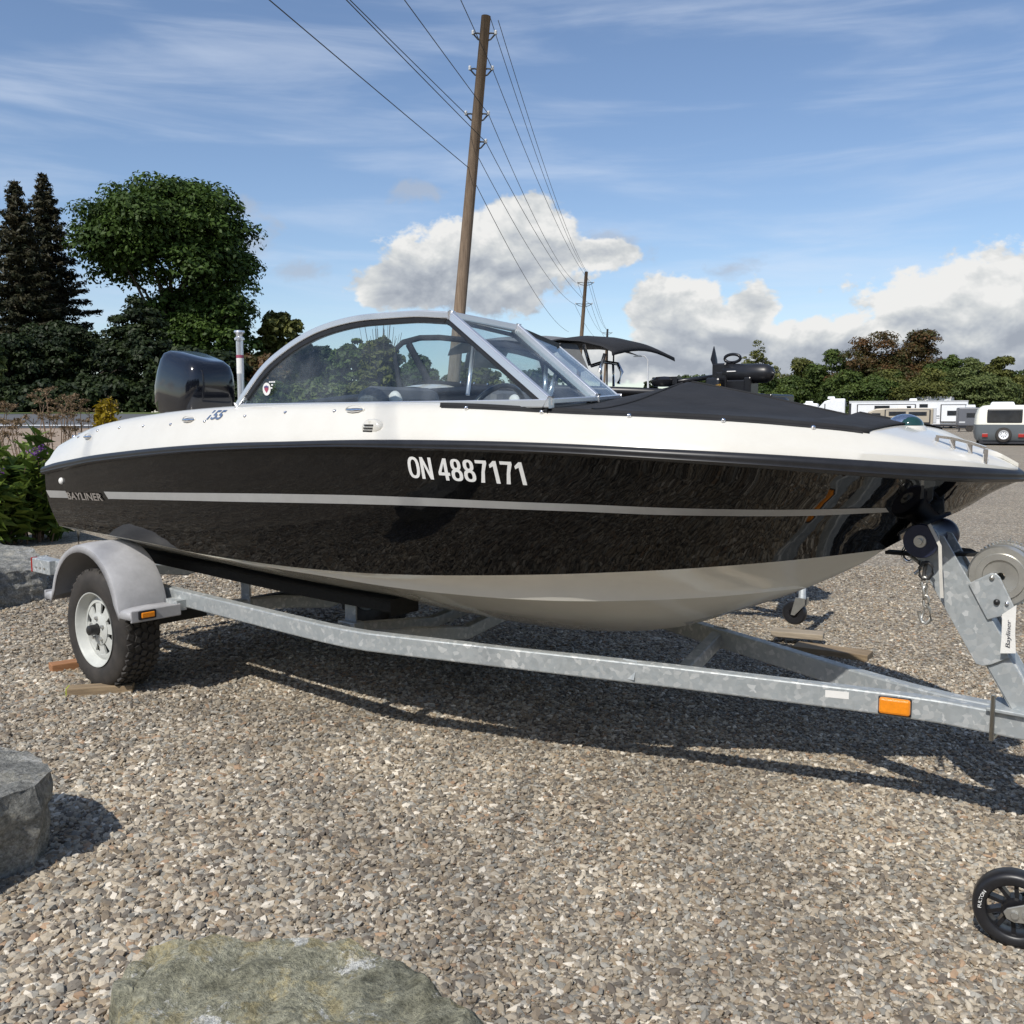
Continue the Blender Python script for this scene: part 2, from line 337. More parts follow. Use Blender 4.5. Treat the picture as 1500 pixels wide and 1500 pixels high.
# ------------------------------------------------------------------ mesh tools
class MB:
    def __init__(s): s.v = []; s.f = []
    def add(s, vs, fs):
        o = len(s.v); s.v += [tuple(map(float, p)) for p in vs]; s.f += [tuple(o + i for i in f) for f in fs]; return s
    def box(s, c, d, rot=None, taper=1.0):
        x, y, z = d[0] / 2, d[1] / 2, d[2] / 2
        p = [Vector(q) for q in [(-x, -y, -z), (x, -y, -z), (x, y, -z), (-x, y, -z), (-x * taper, -y * taper, z), (x * taper, -y * taper, z), (x * taper, y * taper, z), (-x * taper, y * taper, z)]]
        if rot is not None: p = [rot @ q for q in p]
        c = Vector(c)
        return s.add([q + c for q in p], [(0, 3, 2, 1), (4, 5, 6, 7), (0, 1, 5, 4), (1, 2, 6, 5), (2, 3, 7, 6), (3, 0, 4, 7)])
    def tube(s, pts, r, seg=8, caps=True, flat=1.0, up=(0, 0, 1), close=False):
        P = [Vector(map(float, p)) for p in pts]; n = len(P); rr = r if hasattr(r, '__len__') else [r] * n
        vs = []; ref = Vector(up)
        for i, p in enumerate(P):
            a = P[(i - 1) % n] if (i > 0 or close) else P[i]; b = P[(i + 1) % n] if (i < n - 1 or close) else P[i]
            d = (b - a); d = d.normalized() if d.length > 1e-9 else Vector((1, 0, 0))
            sx = d.cross(ref)
            if sx.length < 1e-4: sx = d.cross(Vector((0, 1, .2)))
            sx.normalize(); sy = sx.cross(d).normalized()
            for j in range(seg):
                t = 2 * math.pi * (j + .5) / seg
                vs.append(p + sx * math.cos(t) * rr[i] * flat + sy * math.sin(t) * rr[i])
        fs = []
        for i in range(n if close else n - 1):
            i2 = (i + 1) % n
            for j in range(seg):
                j2 = (j + 1) % seg; fs.append((i * seg + j, i * seg + j2, i2 * seg + j2, i2 * seg + j))
        if caps and not close: fs += [tuple(range(seg)), tuple(reversed(range((n - 1) * seg, n * seg)))]
        return s.add(vs, fs)
    def sect(s, pts, w, h, up=(0, 0, 1)):
        """rectangular section swept along a line"""
        P = [Vector(map(float, p)) for p in pts]; n = len(P); vs = []
        for i, p in enumerate(P):
            d = (P[min(i + 1, n - 1)] - P[max(i - 1, 0)]).normalized(); sx = d.cross(Vector(up)).normalized(); sy = sx.cross(d)
            for a, b in ((-1, -1), (1, -1), (1, 1), (-1, 1)): vs.append(p + sx * a * w / 2 + sy * b * h / 2)
        fs = [(i * 4 + j, i * 4 + (j + 1) % 4, i * 4 + 4 + (j + 1) % 4, i * 4 + 4 + j) for i in range(n - 1) for j in range(4)]
        return s.add(vs, fs + [(0, 1, 2, 3), (n * 4 - 1, n * 4 - 2, n * 4 - 3, n * 4 - 4)])
    def lathe(s, prof, c, axis='y', seg=40, close=False):
        vs = []; fs = []; m = len(prof)
        for i in range(seg):
            a = 2 * math.pi * i / seg; ca, sa = math.cos(a), math.sin(a)
            for (r, h) in prof:
                q = {'y': (r * ca, h, r * sa), 'z': (r * ca, r * sa, h), 'x': (h, r * ca, r * sa)}[axis]
                vs.append((c[0] + q[0], c[1] + q[1], c[2] + q[2]))
        for i in range(seg):
            i2 = (i + 1) % seg
            for j in range(m if close else m - 1):
                j2 = (j + 1) % m; fs.append((i * m + j, i * m + j2, i2 * m + j2, i2 * m + j))
        return s.add(vs, fs)
    def prism(s, poly, a, b):
        """polygon (3d points) pushed from offset a to offset b (vectors)"""
        n = len(poly); P = [Vector(map(float, p)) for p in poly]; a = Vector(a); b = Vector(b)
        return s.add([p + a for p in P] + [p + b for p in P], [tuple(range(n)), tuple(reversed(range(n, 2 * n)))] + [(i, i + n, (i + 1) % n + n, (i + 1) % n) for i in range(n)])
    def grid(s, rows):
        m = len(rows[0]); vs = [p for r in rows for p in r]
        return s.add(vs, [(i * m + j, i * m + j + 1, (i + 1) * m + j + 1, (i + 1) * m + j) for i in range(len(rows) - 1) for j in range(m - 1)])
    def build(s, name, m, parent=None, smooth=False, bevel=0.0, sub=0, solid=0.0, weld=0.0, angle=None):
        me = bpy.data.meshes.new(name); me.from_pydata(s.v, [], s.f)
        if weld:
            import bmesh
            bm = bmesh.new(); bm.from_mesh(me); bmesh.ops.remove_doubles(bm, verts=bm.verts, dist=weld); bmesh.ops.dissolve_degenerate(bm, dist=1e-5, edges=bm.edges)
            bmesh.ops.recalc_face_normals(bm, faces=bm.faces); bm.to_mesh(me); bm.free()
        me.materials.append(MATS[m]); me.update()
        o = bpy.data.objects.new(name, me); col.objects.link(o)
        if parent is not None: o.parent = parent
        if smooth or angle: me.shade_smooth()
        if angle:
            try: me.set_sharp_from_angle(angle=R(angle))
            except Exception: pass
        if solid: q = o.modifiers.new('solid', 'SOLIDIFY'); q.thickness = solid; q.offset = 0
        if bevel: q = o.modifiers.new('bevel', 'BEVEL'); q.width = bevel; q.segments = 2; q.limit_method = 'ANGLE'; q.angle_limit = R(40)
        if sub: q = o.modifiers.new('sub', 'SUBSURF'); q.levels = sub; q.render_levels = sub
        return o
def tag(o, label=None, cat=None, group=None, kind=None):
    if label: o['label'] = label
    if cat: o['category'] = cat
    if group: o['group'] = group
    if kind: o['kind'] = kind
    return o
def thing(name, label, cat, p=(0, 0, 0), rz=0.0, group=None):
    o = bpy.data.objects.new(name, None); col.objects.link(o); o.empty_display_size = .2
    o.location = tuple(map(float, p)); o.rotation_euler = (0, 0, rz); return tag(o, label, cat, group)
def curve(xs, ys):
    """smooth interpolation (Hermite, no overshoot to speak of)"""
    xs = np.array(xs, float); ys = np.array(ys, float); d = np.diff(ys) / np.diff(xs)
    m = np.concatenate([[d[0]], (d[:-1] * np.diff(xs)[1:] + d[1:] * np.diff(xs)[:-1]) / (np.diff(xs)[1:] + np.diff(xs)[:-1]), [d[-1]]])
    for i in range(1, len(m) - 1):
        if d[i - 1] * d[i] <= 0: m[i] = 0
        else: m[i] = np.sign(d[i]) * min(abs(m[i]), 3 * min(abs(d[i]), abs(d[i - 1])))
    def f(x):
        x = min(max(x, xs[0]), xs[-1]); i = min(max(np.searchsorted(xs, x) - 1, 0), len(xs) - 2)
        h = xs[i + 1] - xs[i]; t = (x - xs[i]) / h
        return float((2 * t**3 - 3 * t**2 + 1) * ys[i] + (t**3 - 2 * t**2 + t) * h * m[i] + (-2 * t**3 + 3 * t**2) * ys[i + 1] + (t**3 - t**2) * h * m[i + 1])
    return f
def text_mesh(name, s, m, parent, fn, size=1.0, off=0.0, shear=0.0, spacing=1.0, cond=1.0, depth=0.0):
    """flat lettering; fn(u, v) places a point of the text plane in the parent's space"""
    cu = bpy.data.curves.new(name, 'FONT'); cu.body = s; cu.size = size; cu.offset = off; cu.shear = shear; cu.space_character = spacing; cu.resolution_u = 4
    tmp = bpy.data.objects.new(name + '_tmp', cu); col.objects.link(tmp)
    dg = bpy.context.evaluated_depsgraph_get(); me = bpy.data.meshes.new_from_object(tmp.evaluated_get(dg))
    bpy.data.objects.remove(tmp)
    xs = [v.co.x for v in me.vertices]; w = max(xs) - min(xs); x0 = min(xs)
    for v in me.vertices: v.co = Vector(map(float, fn((v.co.x - x0) / w, v.co.y / size)))
    me.materials.clear(); me.materials.append(MATS[m])
    o = bpy.data.objects.new(name, me); col.objects.link(o); o.parent = parent
    return o

# ------------------------------------------------------------------ ground and terrain
def ss(a, b, x): t = min(max((x - a) / (b - a), 0), 1); return t * t * (3 - 2 * t)
def ter(x, y):
    """the lot is flat; towards the road on the left it climbs"""
    if y < 8: return 0.0
    side = ss(-.10, -.26, x / max(y, 1.0))
    return side * (1.55 * ss(11, 46, y)) - .0
gx = np.concatenate([np.linspace(-700, -60, 18), np.linspace(-56, 30, 70), np.linspace(34, 700, 20)])
gy = np.concatenate([np.linspace(-300, -10, 8), np.linspace(-6, 70, 60), np.linspace(76, 1500, 22)])
g = MB(); g.grid([[(x, y, ter(x, y)) for x in gx] for y in gy])
tag(g.build('ground', 'gravel_ground', smooth=True), kind='structure')
def strip(name, m, y0, y1, x0, x1, dz, n=40):
    b = MB(); b.grid([[(x0 + (x1 - x0) * i / n, y0 + (y1 - y0) * j / 8, ter(x0 + (x1 - x0) * i / n, y0 + (y1 - y0) * j / 8) + dz) for i in range(n + 1)] for j in range(9)])
    return tag(b.build(name, m, smooth=True), kind='structure')
strip('shoulder', 'shoulder_dirt', 22, 31.5, -60, -5.5, .03)
strip('road', 'asphalt', 31.5, 41, -90, -6, .05)
strip('road_marking', 'road_paint', 32.0, 32.5, -90, -6, .075)
strip('verge', 'grass_green', 41, 75, -95, -8, .06)
strip('planting_bed', 'grass_green', 11.5, 22, -18, -4.8, .02)

# loose stones, nearest part of the lot
rng = np.random.default_rng(4)
pc = bpy.data.collections.new('pebble_shapes')
for i in range(8):
    import bmesh
    bm = bmesh.new(); bmesh.ops.create_icosphere(bm, subdivisions=1, radius=.5)
    rnd = random.Random(i)
    for v in bm.verts: v.co *= 1 + rnd.uniform(-.30, .22)
    sc = (rnd.uniform(1.05, 1.5), rnd.uniform(.75, 1.05), rnd.uniform(.42, .7))
    for v in bm.verts: v.co = Vector((v.co.x * sc[0], v.co.y * sc[1], v.co.z * sc[2]))
    me = bpy.data.meshes.new('pebble_shape'); bm.to_mesh(me); bm.free(); me.materials.append(MATS['pebble'])
    pc.objects.link(bpy.data.objects.new('pebble_shape', me))
def pebble_field(name, pts, smin, smax, label):
    me = bpy.data.meshes.new(name); n = len(pts)
    me.vertices.add(n); me.vertices.foreach_set('co', np.asarray(pts, np.float32).ravel())
    s_ = smin + (smax - smin) * rng.random(n) ** 2.0; P_ = np.asarray(pts); s_ = s_ * (1.16 - .34 * np.clip((P_[:, 0] + .9) / 2.4, 0, 1) + .10 * np.sin(P_[:, 0] * 2.3 + 1) * np.sin(P_[:, 1] * 1.7))
    a = me.attributes.new('psize', 'FLOAT', 'POINT'); a.data.foreach_set('value', s_.astype(np.float32))
    a = me.attributes.new('prot', 'FLOAT_VECTOR', 'POINT'); rot = np.stack([rng.normal(0, .35, n), rng.normal(0, .35, n), rng.random(n) * 6.283], 1); a.data.foreach_set('vector', rot.astype(np.float32).ravel())
    o = bpy.data.objects.new(name, me); col.objects.link(o); me.materials.append(MATS['pebble'])
    gt = bpy.data.node_groups.new(name, 'GeometryNodeTree')
    gt.interface.new_socket('Geometry', in_out='INPUT', socket_type='NodeSocketGeometry'); gt.interface.new_socket('Geometry', in_out='OUTPUT', socket_type='NodeSocketGeometry')
    gi = gt.nodes.new('NodeGroupInput'); go = gt.nodes.new('NodeGroupOutput')
    ci = gt.nodes.new('GeometryNodeCollectionInfo'); ci.inputs['Collection'].default_value = pc; ci.inputs['Separate Children'].default_value = True; ci.inputs['Reset Children'].default_value = True
    ip = gt.nodes.new('GeometryNodeInstanceOnPoints'); ip.inputs['Pick Instance'].default_value = True
    mp = gt.nodes.new('GeometryNodeMeshToPoints')
    ri = gt.nodes.new('FunctionNodeRandomValue'); ri.data_type = 'INT'; ri.inputs[4].default_value = 0; ri.inputs[5].default_value = 7
    n1 = gt.nodes.new('GeometryNodeInputNamedAttribute'); n1.data_type = 'FLOAT'; n1.inputs[0].default_value = 'psize'
    n2 = gt.nodes.new('GeometryNodeInputNamedAttribute'); n2.data_type = 'FLOAT_VECTOR'; n2.inputs[0].default_value = 'prot'
    e2 = gt.nodes.new('FunctionNodeEulerToRotation')
    lk = gt.links.new
    lk(gi.outputs[0], mp.inputs['Mesh']); lk(mp.outputs[0], ip.inputs['Points']); lk(ci.outputs[0], ip.inputs['Instance'])
    lk(ri.outputs[2], ip.inputs['Instance Index']); lk(n2.outputs[0], e2.inputs[0]); lk(e2.outputs[0], ip.inputs['Rotation']); lk(n1.outputs[0], ip.inputs['Scale'])
    lk(ip.outputs[0], go.inputs[0])
    md = o.modifiers.new('stones', 'NODES'); md.node_group = gt
    return tag(o, label, 'gravel', kind='stuff')
def scatter(y0, y1, slope, dens):
    A = (y1 - y0) * 2 * (slope * (y0 + y1) / 2 + .5); n = int(A * dens)
    y = rng.uniform(y0, y1, n * 2); x = rng.uniform(-(slope * y1 + .5), slope * y1 + .5, n * 2)
    k_ = np.abs(x) < slope * y + .5; x, y = x[k_], y[k_]
    z = rng.random(len(x)) * .006 - .001
    return np.stack([x, y, z], 1)
pts = np.concatenate([scatter(1.1, 3.4, .62, 6500), scatter(3.4, 5.2, .62, 4600), scatter(5.2, 8.5, .62, 1300)])
pebble_field('gravel', pts, .0100, .030, 'loose crushed gravel of mixed grey and brown stones around the boat')

# ================================================================== the boat
RZ = -HEAD
XS = [-.55, -.4, -.2, 0, .4, .8, 1.2, 1.6, 2, 2.4, 2.8, 3.1, 3.4, 3.6, 3.75, 3.85, 3.91]
f_ys = curve(XS, [.92, .93, .945, .955, .97, .98, .98, .98, .97, .945, .87, .775, .615, .455, .3, .16, 0])
f_rt = curve(XS, [1.09, 1.115, 1.138, 1.161, 1.196, 1.225, 1.247, 1.26, 1.272, 1.276, 1.271, 1.259, 1.243, 1.227, 1.213, 1.202, 1.19])
f_rb = curve(XS, [1.053, 1.071, 1.096, 1.121, 1.158, 1.191, 1.214, 1.231, 1.241, 1.241, 1.236, 1.223, 1.202, 1.182, 1.168, 1.16, 1.156])
f_dt = curve(XS, [1.221, 1.258, 1.301, 1.328, 1.364, 1.387, 1.4, 1.403, 1.403, 1.395, 1.374, 1.361, 1.338, 1.308, 1.257, 1.232, 1.20])
f_ybw = curve([-.55, -.4, -.2, 0, .4, .8, 1.2, 1.6, 2, 2.4, 2.8, 3.1, 3.4, 3.52], [.86, .865, .875, .88, .89, .89, .885, .87, .84, .77, .62, .45, .18, 0])
f_zbw = curve([-.55, -.4, -.2, 0, .4, .8, 1.2, 1.6, 2, 2.4, 2.8, 3.1, 3.4, 3.52], [.773, .772, .771, .769, .764, .752, .751, .757, .775, .804, .836, .864, .898, .912])
f_ych = curve([-.55, 0, .4, .8, 1.2, 1.6, 2, 2.4, 2.8, 3.1, 3.26], [.858, .879, .888, .886, .868, .83, .78, .68, .5, .24, 0])
f_zch = curve([-.55, 0, .4, .8, 1.2, 1.6, 2, 2.4, 2.8, 3.1, 3.26], [.771, .767, .762, .748, .735, .726, .714, .711, .723, .741, .752])
f_zk = curve([-.55, 1.0, 1.95, 2.25, 2.45, 2.65, 2.77, 3.0, 3.18, 3.34, 3.48, 3.52, 3.59, 3.66, 3.76, 3.85, 3.91], [.475, .452, .443, .455, .477, .513, .545, .635, .713, .795, .88, .912, .958, 1.006, 1.062, 1.125, 1.156])
def side_pt(x, t):
    """starboard topside between chine (t=0) and rub rail (t=1)"""
    if x >= 3.52: y0, z0 = 0.0, f_zk(x)
    else: y0, z0 = f_ybw(x), f_zbw(x)
    y1, z1 = f_ys(x), f_rb(x)
    return y0 + (y1 - y0) * t + .020 * math.sin(math.pi * t) * min(1, y1 / .5), z0 + (z1 - z0) * t
ST = list(np.linspace(-.55, 2.4, 40)) + list(np.linspace(2.45, 3.5, 36)) + list(np.linspace(3.52, 3.91, 26))
def hull_meshes(parent, off=(0, 0, 0), top='gelcoat_black', bot='bottom_white', k=1.0, zoff=0.0):
    def tr(x, y, z): return (x + off[0], y * k + off[1], z + off[2])
    m = MB()
    for s in (-1, 1):
        m.grid([[tr(x, s * side_pt(x, t)[0], side_pt(x, t)[1]) for t in np.linspace(0, 1, 9)] for x in ST])
    # transom
    prof = [(side_pt(-.55, t)) for t in np.linspace(0, 1, 9)]
    m.add([tr(-.55, -y, z) for y, z in prof] + [tr(-.55, y, z) for y, z in reversed(prof)], [tuple(range(18))])
    m.build('topsides', top, parent, smooth=True, weld=.0008, angle=40)
    b = MB()
    for s in (-1, 1):
        rows = []
        for x in ST:
            if x > 3.53: break
            kz = f_zk(x)
            ybw, zbw = (f_ybw(x), f_zbw(x)) if x < 3.52 else (0, kz)
            if x < 3.26: yc, zc = f_ych(x), max(f_zch(x), kz)
            else: yc, zc = 0.0, kz
            r = []
            for t in np.linspace(0, 1, 7): r.append(tr(x, s * yc * t, kz + (zc - kz) * t - .012 * math.sin(math.pi * t) * min(1, yc / .4)))
            ymid = max(yc, .0) + .008 * min(1, yc / .2)
            zs = min(.012, max(zbw - zc, 0) * .5) if yc > 0 else 0; ymid = min(ymid, ybw); r.append(tr(x, s * ymid if yc > 0 else s * ybw * .02, zc + zs))
            for t in np.linspace(.15, 1, 6): r.append(tr(x, s * (ymid + (ybw - ymid) * t - .01 * math.sin(math.pi * t) * min(1, ybw / .3)), zc + zs + (zbw - zc - zs) * t))
            rows.append(r)
        b.grid(rows)
    prof = [rows[0][j] for j in range(len(rows[0]))]
    b.add([(p[0], 2 * off[1] - p[1], p[2]) for p in reversed(prof)] + prof, [tuple(range(2 * len(prof)))])
    b.build('hull_bottom', bot, parent, smooth=True, weld=.0008, angle=28)
boat = thing('motorboat', 'black and white open-bow motorboat with curved windscreen sitting on a galvanised trailer', 'boat', ORG, RZ)
hull_meshes(boat)
# deck moulding
def deck_row(x, s):
    ys, zr, zd = f_ys(x), f_rt(x), f_dt(x); a = min(1, ys / .16); y = lambda d: s * max(ys - d * a, 0)
    h = zd - zr
    return [(x, y(-.004), zr - .014), (x, y(.004), zr + .02 * min(1, h / .05)), (x, y(.03), zr + h * .36), (x, y(.052), zr + h * .62), (x, y(.075), zr + h * .82), (x, y(.10), zr + h * .95), (x, y(.125), zr + h), (x, y(.16), zr + h * 1.03)]
d = MB()
DX = [x for x in ST]
for s in (-1, 1):
    d.grid([deck_row(x, s) for x in DX])
    # inner side of the coaming
    d.grid([[deck_row(x, s)[-1], (x, s * max(f_ys(x) - .19, 0), f_dt(x) - .02), (x, s * max(f_ys(x) - .21, 0), f_dt(x) - (.38 - .30 * ss(2.3, 3.0, x)))] for x in DX if .0 <= x <= 3.5])
def filled(xs, drop, crown):
    d.grid([[(x, (f_ys(x) - .16 * min(1, f_ys(x) / .16)) * t, f_rt(x) + (f_dt(x) - f_rt(x)) * 1.03 + crown * (1 - t * t) - drop) for t in np.linspace(-1, 1, 9)] for x in xs])
filled([x for x in DX if x <= .0], 0, .012); filled([x for x in DX if x >= 3.45], 0, .012)
r0 = [(p[0], p[1], p[2]) for p in deck_row(-.55, -1)]; r1 = [(p[0], -p[1], p[2]) for p in reversed(r0)]
d.add(r0 + r1, [tuple(range(len(r0) + len(r1)))])
d.build('deck', 'gelcoat_white', boat, smooth=True, weld=.0006, angle=50)
fl = MB(); fl.grid([[(x, (f_ys(x) - .21 - .25 * ss(2.3, 3.0, x)) * t, .985 + .14 * ss(2.3, 3.2, x)) for t in (-1, 0, 1)] for x in np.linspace(0, 3.2, 20)])
fl.add([(0, -.76, .98), (0, .76, .98), (0, .76, 1.345), (0, -.76, 1.345)], [(0, 1, 2, 3)])
fl.build('cockpit_floor', 'liner_grey', boat)
# rub rail
rr = MB(); path = [(x, -f_ys(x), (f_rt(x) + f_rb(x)) / 2, (f_rt(x) - f_rb(x)) / 2) for x in ST]
path = path + [(x, -y, z, h) for x, y, z, h in reversed(path[:-1])]
rows = []
for i, (x, y, z, h) in enumerate(path):
    a = path[max(i - 1, 0)]; b = path[min(i + 1, len(path) - 1)]
    tdir = Vector((b[0] - a[0], b[1] - a[1], 0)).normalized(); nrm = Vector((tdir.y, -tdir.x, 0))
    rows.append([(x + nrm.x * e, y + nrm.y * e, z + q * h) for e, q in ((-.006, 1.08), (.012, 1.02), (.021, .62), (.024, .1), (.022, -.1), (.025, -.5), (.014, -1.0), (-.006, -1.06))])
rr.grid(rows); n8 = 8
rr.f.append(tuple(range(8))); rr.f.append(tuple(range(len(rr.v) - 8, len(rr.v))))
rr.build('rub_rail', 'rubber_black', boat, smooth=True, angle=60)
# silver stripe
def side_at(x, z, off=.002):
    lo, hi = 0.0, 1.0
    z0 = side_pt(x, 0)[1]; z1 = side_pt(x, 1)[1]; t = (z - z0) / (z1 - z0)
    return -(side_pt(x, min(max(t, 0), 1))[0] + off)
SX = [-.55, -.4, -.2, 0, .4, .8, 1.2, 1.6, 2, 2.4, 2.8, 3.1, 3.4, 3.62]
f_st = curve(SX, [.966, .972, .98, .989, 1.006, 1.024, 1.042, 1.059, 1.073, 1.079, 1.079, 1.074, 1.072, 1.075])
f_sb = curve(SX, [.929, .936, .945, .954, .972, .99, 1.007, 1.025, 1.041, 1.052, 1.054, 1.05, 1.050, 1.060])
for s in (-1, 1):
    for (a, b_) in ((-.548, -.30), (.135, 3.60)):
        sp = MB(); xx = np.linspace(a, b_, 60 if b_ > 1 else 8); rows = []
        for x in xx:
            zt, zb = f_st(x), f_sb(x)
            rows.append([(x + .03 * (1 - t) * (b_ < 0) + .03 * (1 - t) * (a > 0 and x == xx[0]), -s * side_at(x, zb + (zt - zb) * t) * -1 if s < 0 else -side_at(x, zb + (zt - zb) * t), zb + (zt - zb) * t) for t in (0, .5, 1)])
        rows = [[(p[0], abs(p[1]) * s, p[2]) for p in r] for r in rows]
        sp.grid(rows); sp.build('stripe', 'stripe_silver', boat, smooth=True)
# lettering on the side
def side_text(name, s, m, x0, x1, zb0, zb1, h, size_off=.0, shear=0.0, off=.003):
    def fn(u, v):
        x = x0 + (x1 - x0) * u + shear * v * h; z = zb0 + (zb1 - zb0) * u + v * h / .72
        return (x, side_at(x, z, off), z)
    o = text_mesh(name, s, m, boat, fn, 1.0, size_off); return o
def glyph(ch):
    """bold condensed letters as thick outlines in a unit box (lists of quads)"""
    W_, T_, out = .5, .15, []
    def ring(cx, cy, rx, ry, n=20, tx=T_, ty=.13):
        for i in range(n):
            a, b = 2 * math.pi * i / n, 2 * math.pi * (i + 1) / n; e = lambda t, q: (cx + (rx - tx * q) * math.copysign(abs(math.cos(t)) ** .8, math.cos(t)), cy + (ry - ty * q) * math.copysign(abs(math.sin(t)) ** .8, math.sin(t)))
            out.append([e(a, 0), e(b, 0), e(b, 1), e(a, 1)])
    if ch == 'O': ring(.29, .5, .29, .5); W_ = .58
    elif ch == 'N': out += [[(0, 0), (T_, 0), (T_, 1), (0, 1)], [(.40, 0), (.55, 0), (.55, 1), (.40, 1)], [(T_, 1), (T_, .66), (.40, 0), (.40, .34)]]; W_ = .55
    elif ch == '8': ring(.25, .74, .225, .26, ty=.115); ring(.25, .27, .25, .27, ty=.12)
    elif ch == '7': out += [[(.02, 1), (.02, .86), (.33, .86), (.5, 1)], [(.33, .86), (.5, .88), (.5, 1), (.47, 1)], [(.33, .86), (.5, .88), (.36, .5), (.21, .45)], [(.21, .45), (.36, .5), (.27, 0), (.11, 0)]]
    elif ch == '1': out += [[(.19, 0), (.35, 0), (.35, 1), (.19, .86)], [(.19, .86), (.35, 1), (.23, 1), (.04, .82)], [(.04, .82), (.04, .68), (.19, .76), (.19, .86)]]; W_ = .42
    elif ch == '4': out += [[(.29, 0), (.44, 0), (.44, .22), (.29, .22)], [(.29, .36), (.44, .36), (.44, 1), (.29, 1)], [(0, .22), (.52, .22), (.52, .36), (0, .36)], [(0, .36), (.14, .36), (.29, .76), (.29, 1)]]; W_ = .53
    else: W_ = .16
    return W_, out
def reg_letters(s_, x0, x1, zb0, zb1, h):
    gl_ = [glyph(c) for c in s_]; tot = sum(w + .055 for w, _ in gl_); u = 0; root_ = None
    for c, (w, qs) in zip(s_, gl_):
        if qs:
            m_ = MB()
            for q in qs:
                P_ = []
                for a, b in q:
                    t = (u + a) / tot; x = x0 + (x1 - x0) * t; z = zb0 + (zb1 - zb0) * t + b * h; P_.append((x, side_at(x, z, .003), z))
                m_.add(P_, [(0, 1, 2, 3)])
            o = m_.build('registration_character', 'decal_white', boat)
        u += w + .055
reg_letters('ON 4887171', 2.232, 2.690, 1.146, 1.136, .074)
side_text('badge', 'BAYLINER', 'chrome', -.272, .115, .935, .949, .036, .02, -.3, .006)
def deck_at(x, z):
    r = deck_row(x, -1)
    for a, b in zip(r[:-1], r[1:]):
        if a[2] <= z <= b[2] and b[2] > a[2]:
            t = (z - a[2]) / (b[2] - a[2]); return a[1] + (b[1] - a[1]) * t
    return r[-2][1]
text_mesh('model_badge', '155', 'chrome', boat, lambda u, v: (.985 + .105 * u + .012 * v, deck_at(.985 + .105 * u, 1.345 + .038 * v / .72) - .004, 1.345 + .038 * v / .72), 1.0, .03)
# deck fittings: canvas snaps, cleats, vent, stern fitting
def on_deck(px, py):
    y = -.88
    for _ in range(6): p = on_y(px, py, y); y = deck_at(p[0], p[2])
    return on_y(px, py, y)
sn = MB(); sn.lathe([(.0001, -.006), (.005, -.005), (.007, -.001), (.007, .004)], (0, 0, 0), 'y', 10); sn0 = None
for q in ((115, 640.5), (143, 631), (175, 627), (210, 624.5), (250, 622), (300, 617.5), (359, 610), (418, 604.5), (490, 602.5)):
    p = on_deck(*q)
    if sn0 is None: sn0 = o = sn.build('snap', 'chrome', boat, smooth=True)
    else: o = bpy.data.objects.new('snap', sn0.data); col.objects.link(o); o.parent = boat
    o.location = tuple(p)
for i, q in enumerate(((277, 615), (130, 640), (520, 600.5))):
    p = on_deck(*q); c = MB(); w = .045 if i != 1 else .035
    c.tube([(-w, 0, 0), (-w * .6, -.010, -.001), (0, -.012, -.002), (w * .6, -.010, -.001), (w, 0, 0)], [.004, .007, .008, .007, .004], 8)
    ring = MB(); ring.lathe([(.98 * 1, 0), (1.0, -.004), (1.1, -.004), (1.12, 0)], (0, 0, 0), 'y', 28)
    o = c.build('cleat', 'chrome', boat, smooth=True); o.location = tuple(p)
    ring.v = [(x * w * 1.05, y, z * .016) for x, y, z in ring.v]; ro = ring.build('surround', 'gelcoat_white', o, smooth=True)
p = on_deck(545, 627); v = MB(); v.lathe([(.0001, -.012), (.8, -.012), (1.0, -.004), (1.02, .012)], (0, 0, 0), 'y', 36); v.v = [(x * .048, y, z * .032) for x, y, z in v.v]
vo = v.build('vent_cover', 'gelcoat_white', boat, smooth=True, angle=50); vo.location = tuple(p)
for i in (-1, 0, 1):
    l = MB().box((-.006 + .003 * i, -.0135, i * .0105), (.046, .004, .0045)); l.build('louvre_slot', 'plastic_black', vo)
p = on_y(100, 704, -.9); y_ = side_at(p[0], p[2], .0)
sl = MB(); sl.lathe([(.0001, -.012), (.012, -.011), (.017, -.006), (.018, .004)], (p[0], y_, p[2]), 'y', 20); sl.build('stern_drain_fitting', 'vinyl_white', boat, smooth=True)
p = on_deck(99, 647)
for i in range(3):
    m_ = MB(); m_.lathe([(.0001, .014), (.013, .013), (.015, .0), (.015, -.02)], (p[0] - .02 + .028 * i, p[1] + .05 + .02 * i, p[2] + .02 + .012 * i), 'z', 16); m_.build('deck_filler_cap', 'chrome', boat, smooth=True)
# boarding ladder at the transom
ld = MB(); ld.tube([(-.60, -.70, .86), (-.645, -.71, .74), (-.65, -.71, .58), (-.63, -.70, .525), (-.56, -.66, .505), (-.52, -.50, .505), (-.56, -.34, .505), (-.65, -.33, .58), (-.645, -.33, .74), (-.6, -.33, .86)], .013, 8)
ld.build('boarding_ladder', 'zinc', boat, smooth=True)
# ski pole
sk = MB(); sk.lathe([(.0001, 1.845), (.028, 1.842), (.030, 1.832), (.020, 1.822), (.017, 1.81), (.028, 1.80), (.028, 1.79), (.0195, 1.785), (.0195, 1.36)], (-.10, 0, 0), 'z', 20); po = sk.build('ski_pole', 'aluminium', boat, smooth=True, angle=40)
sk = MB(); sk.lathe([(.0202, 1.70), (.0202, 1.60)], (-.10, 0, 0), 'z', 20); sk.build('pole_label', 'vinyl_white', po, smooth=True)
sk = MB(); sk.lathe([(.0205, 1.705), (.0205, 1.688)], (-.10, 0, 0), 'z', 20); sk.build('pole_label_band', 'decal_red', po, smooth=True)
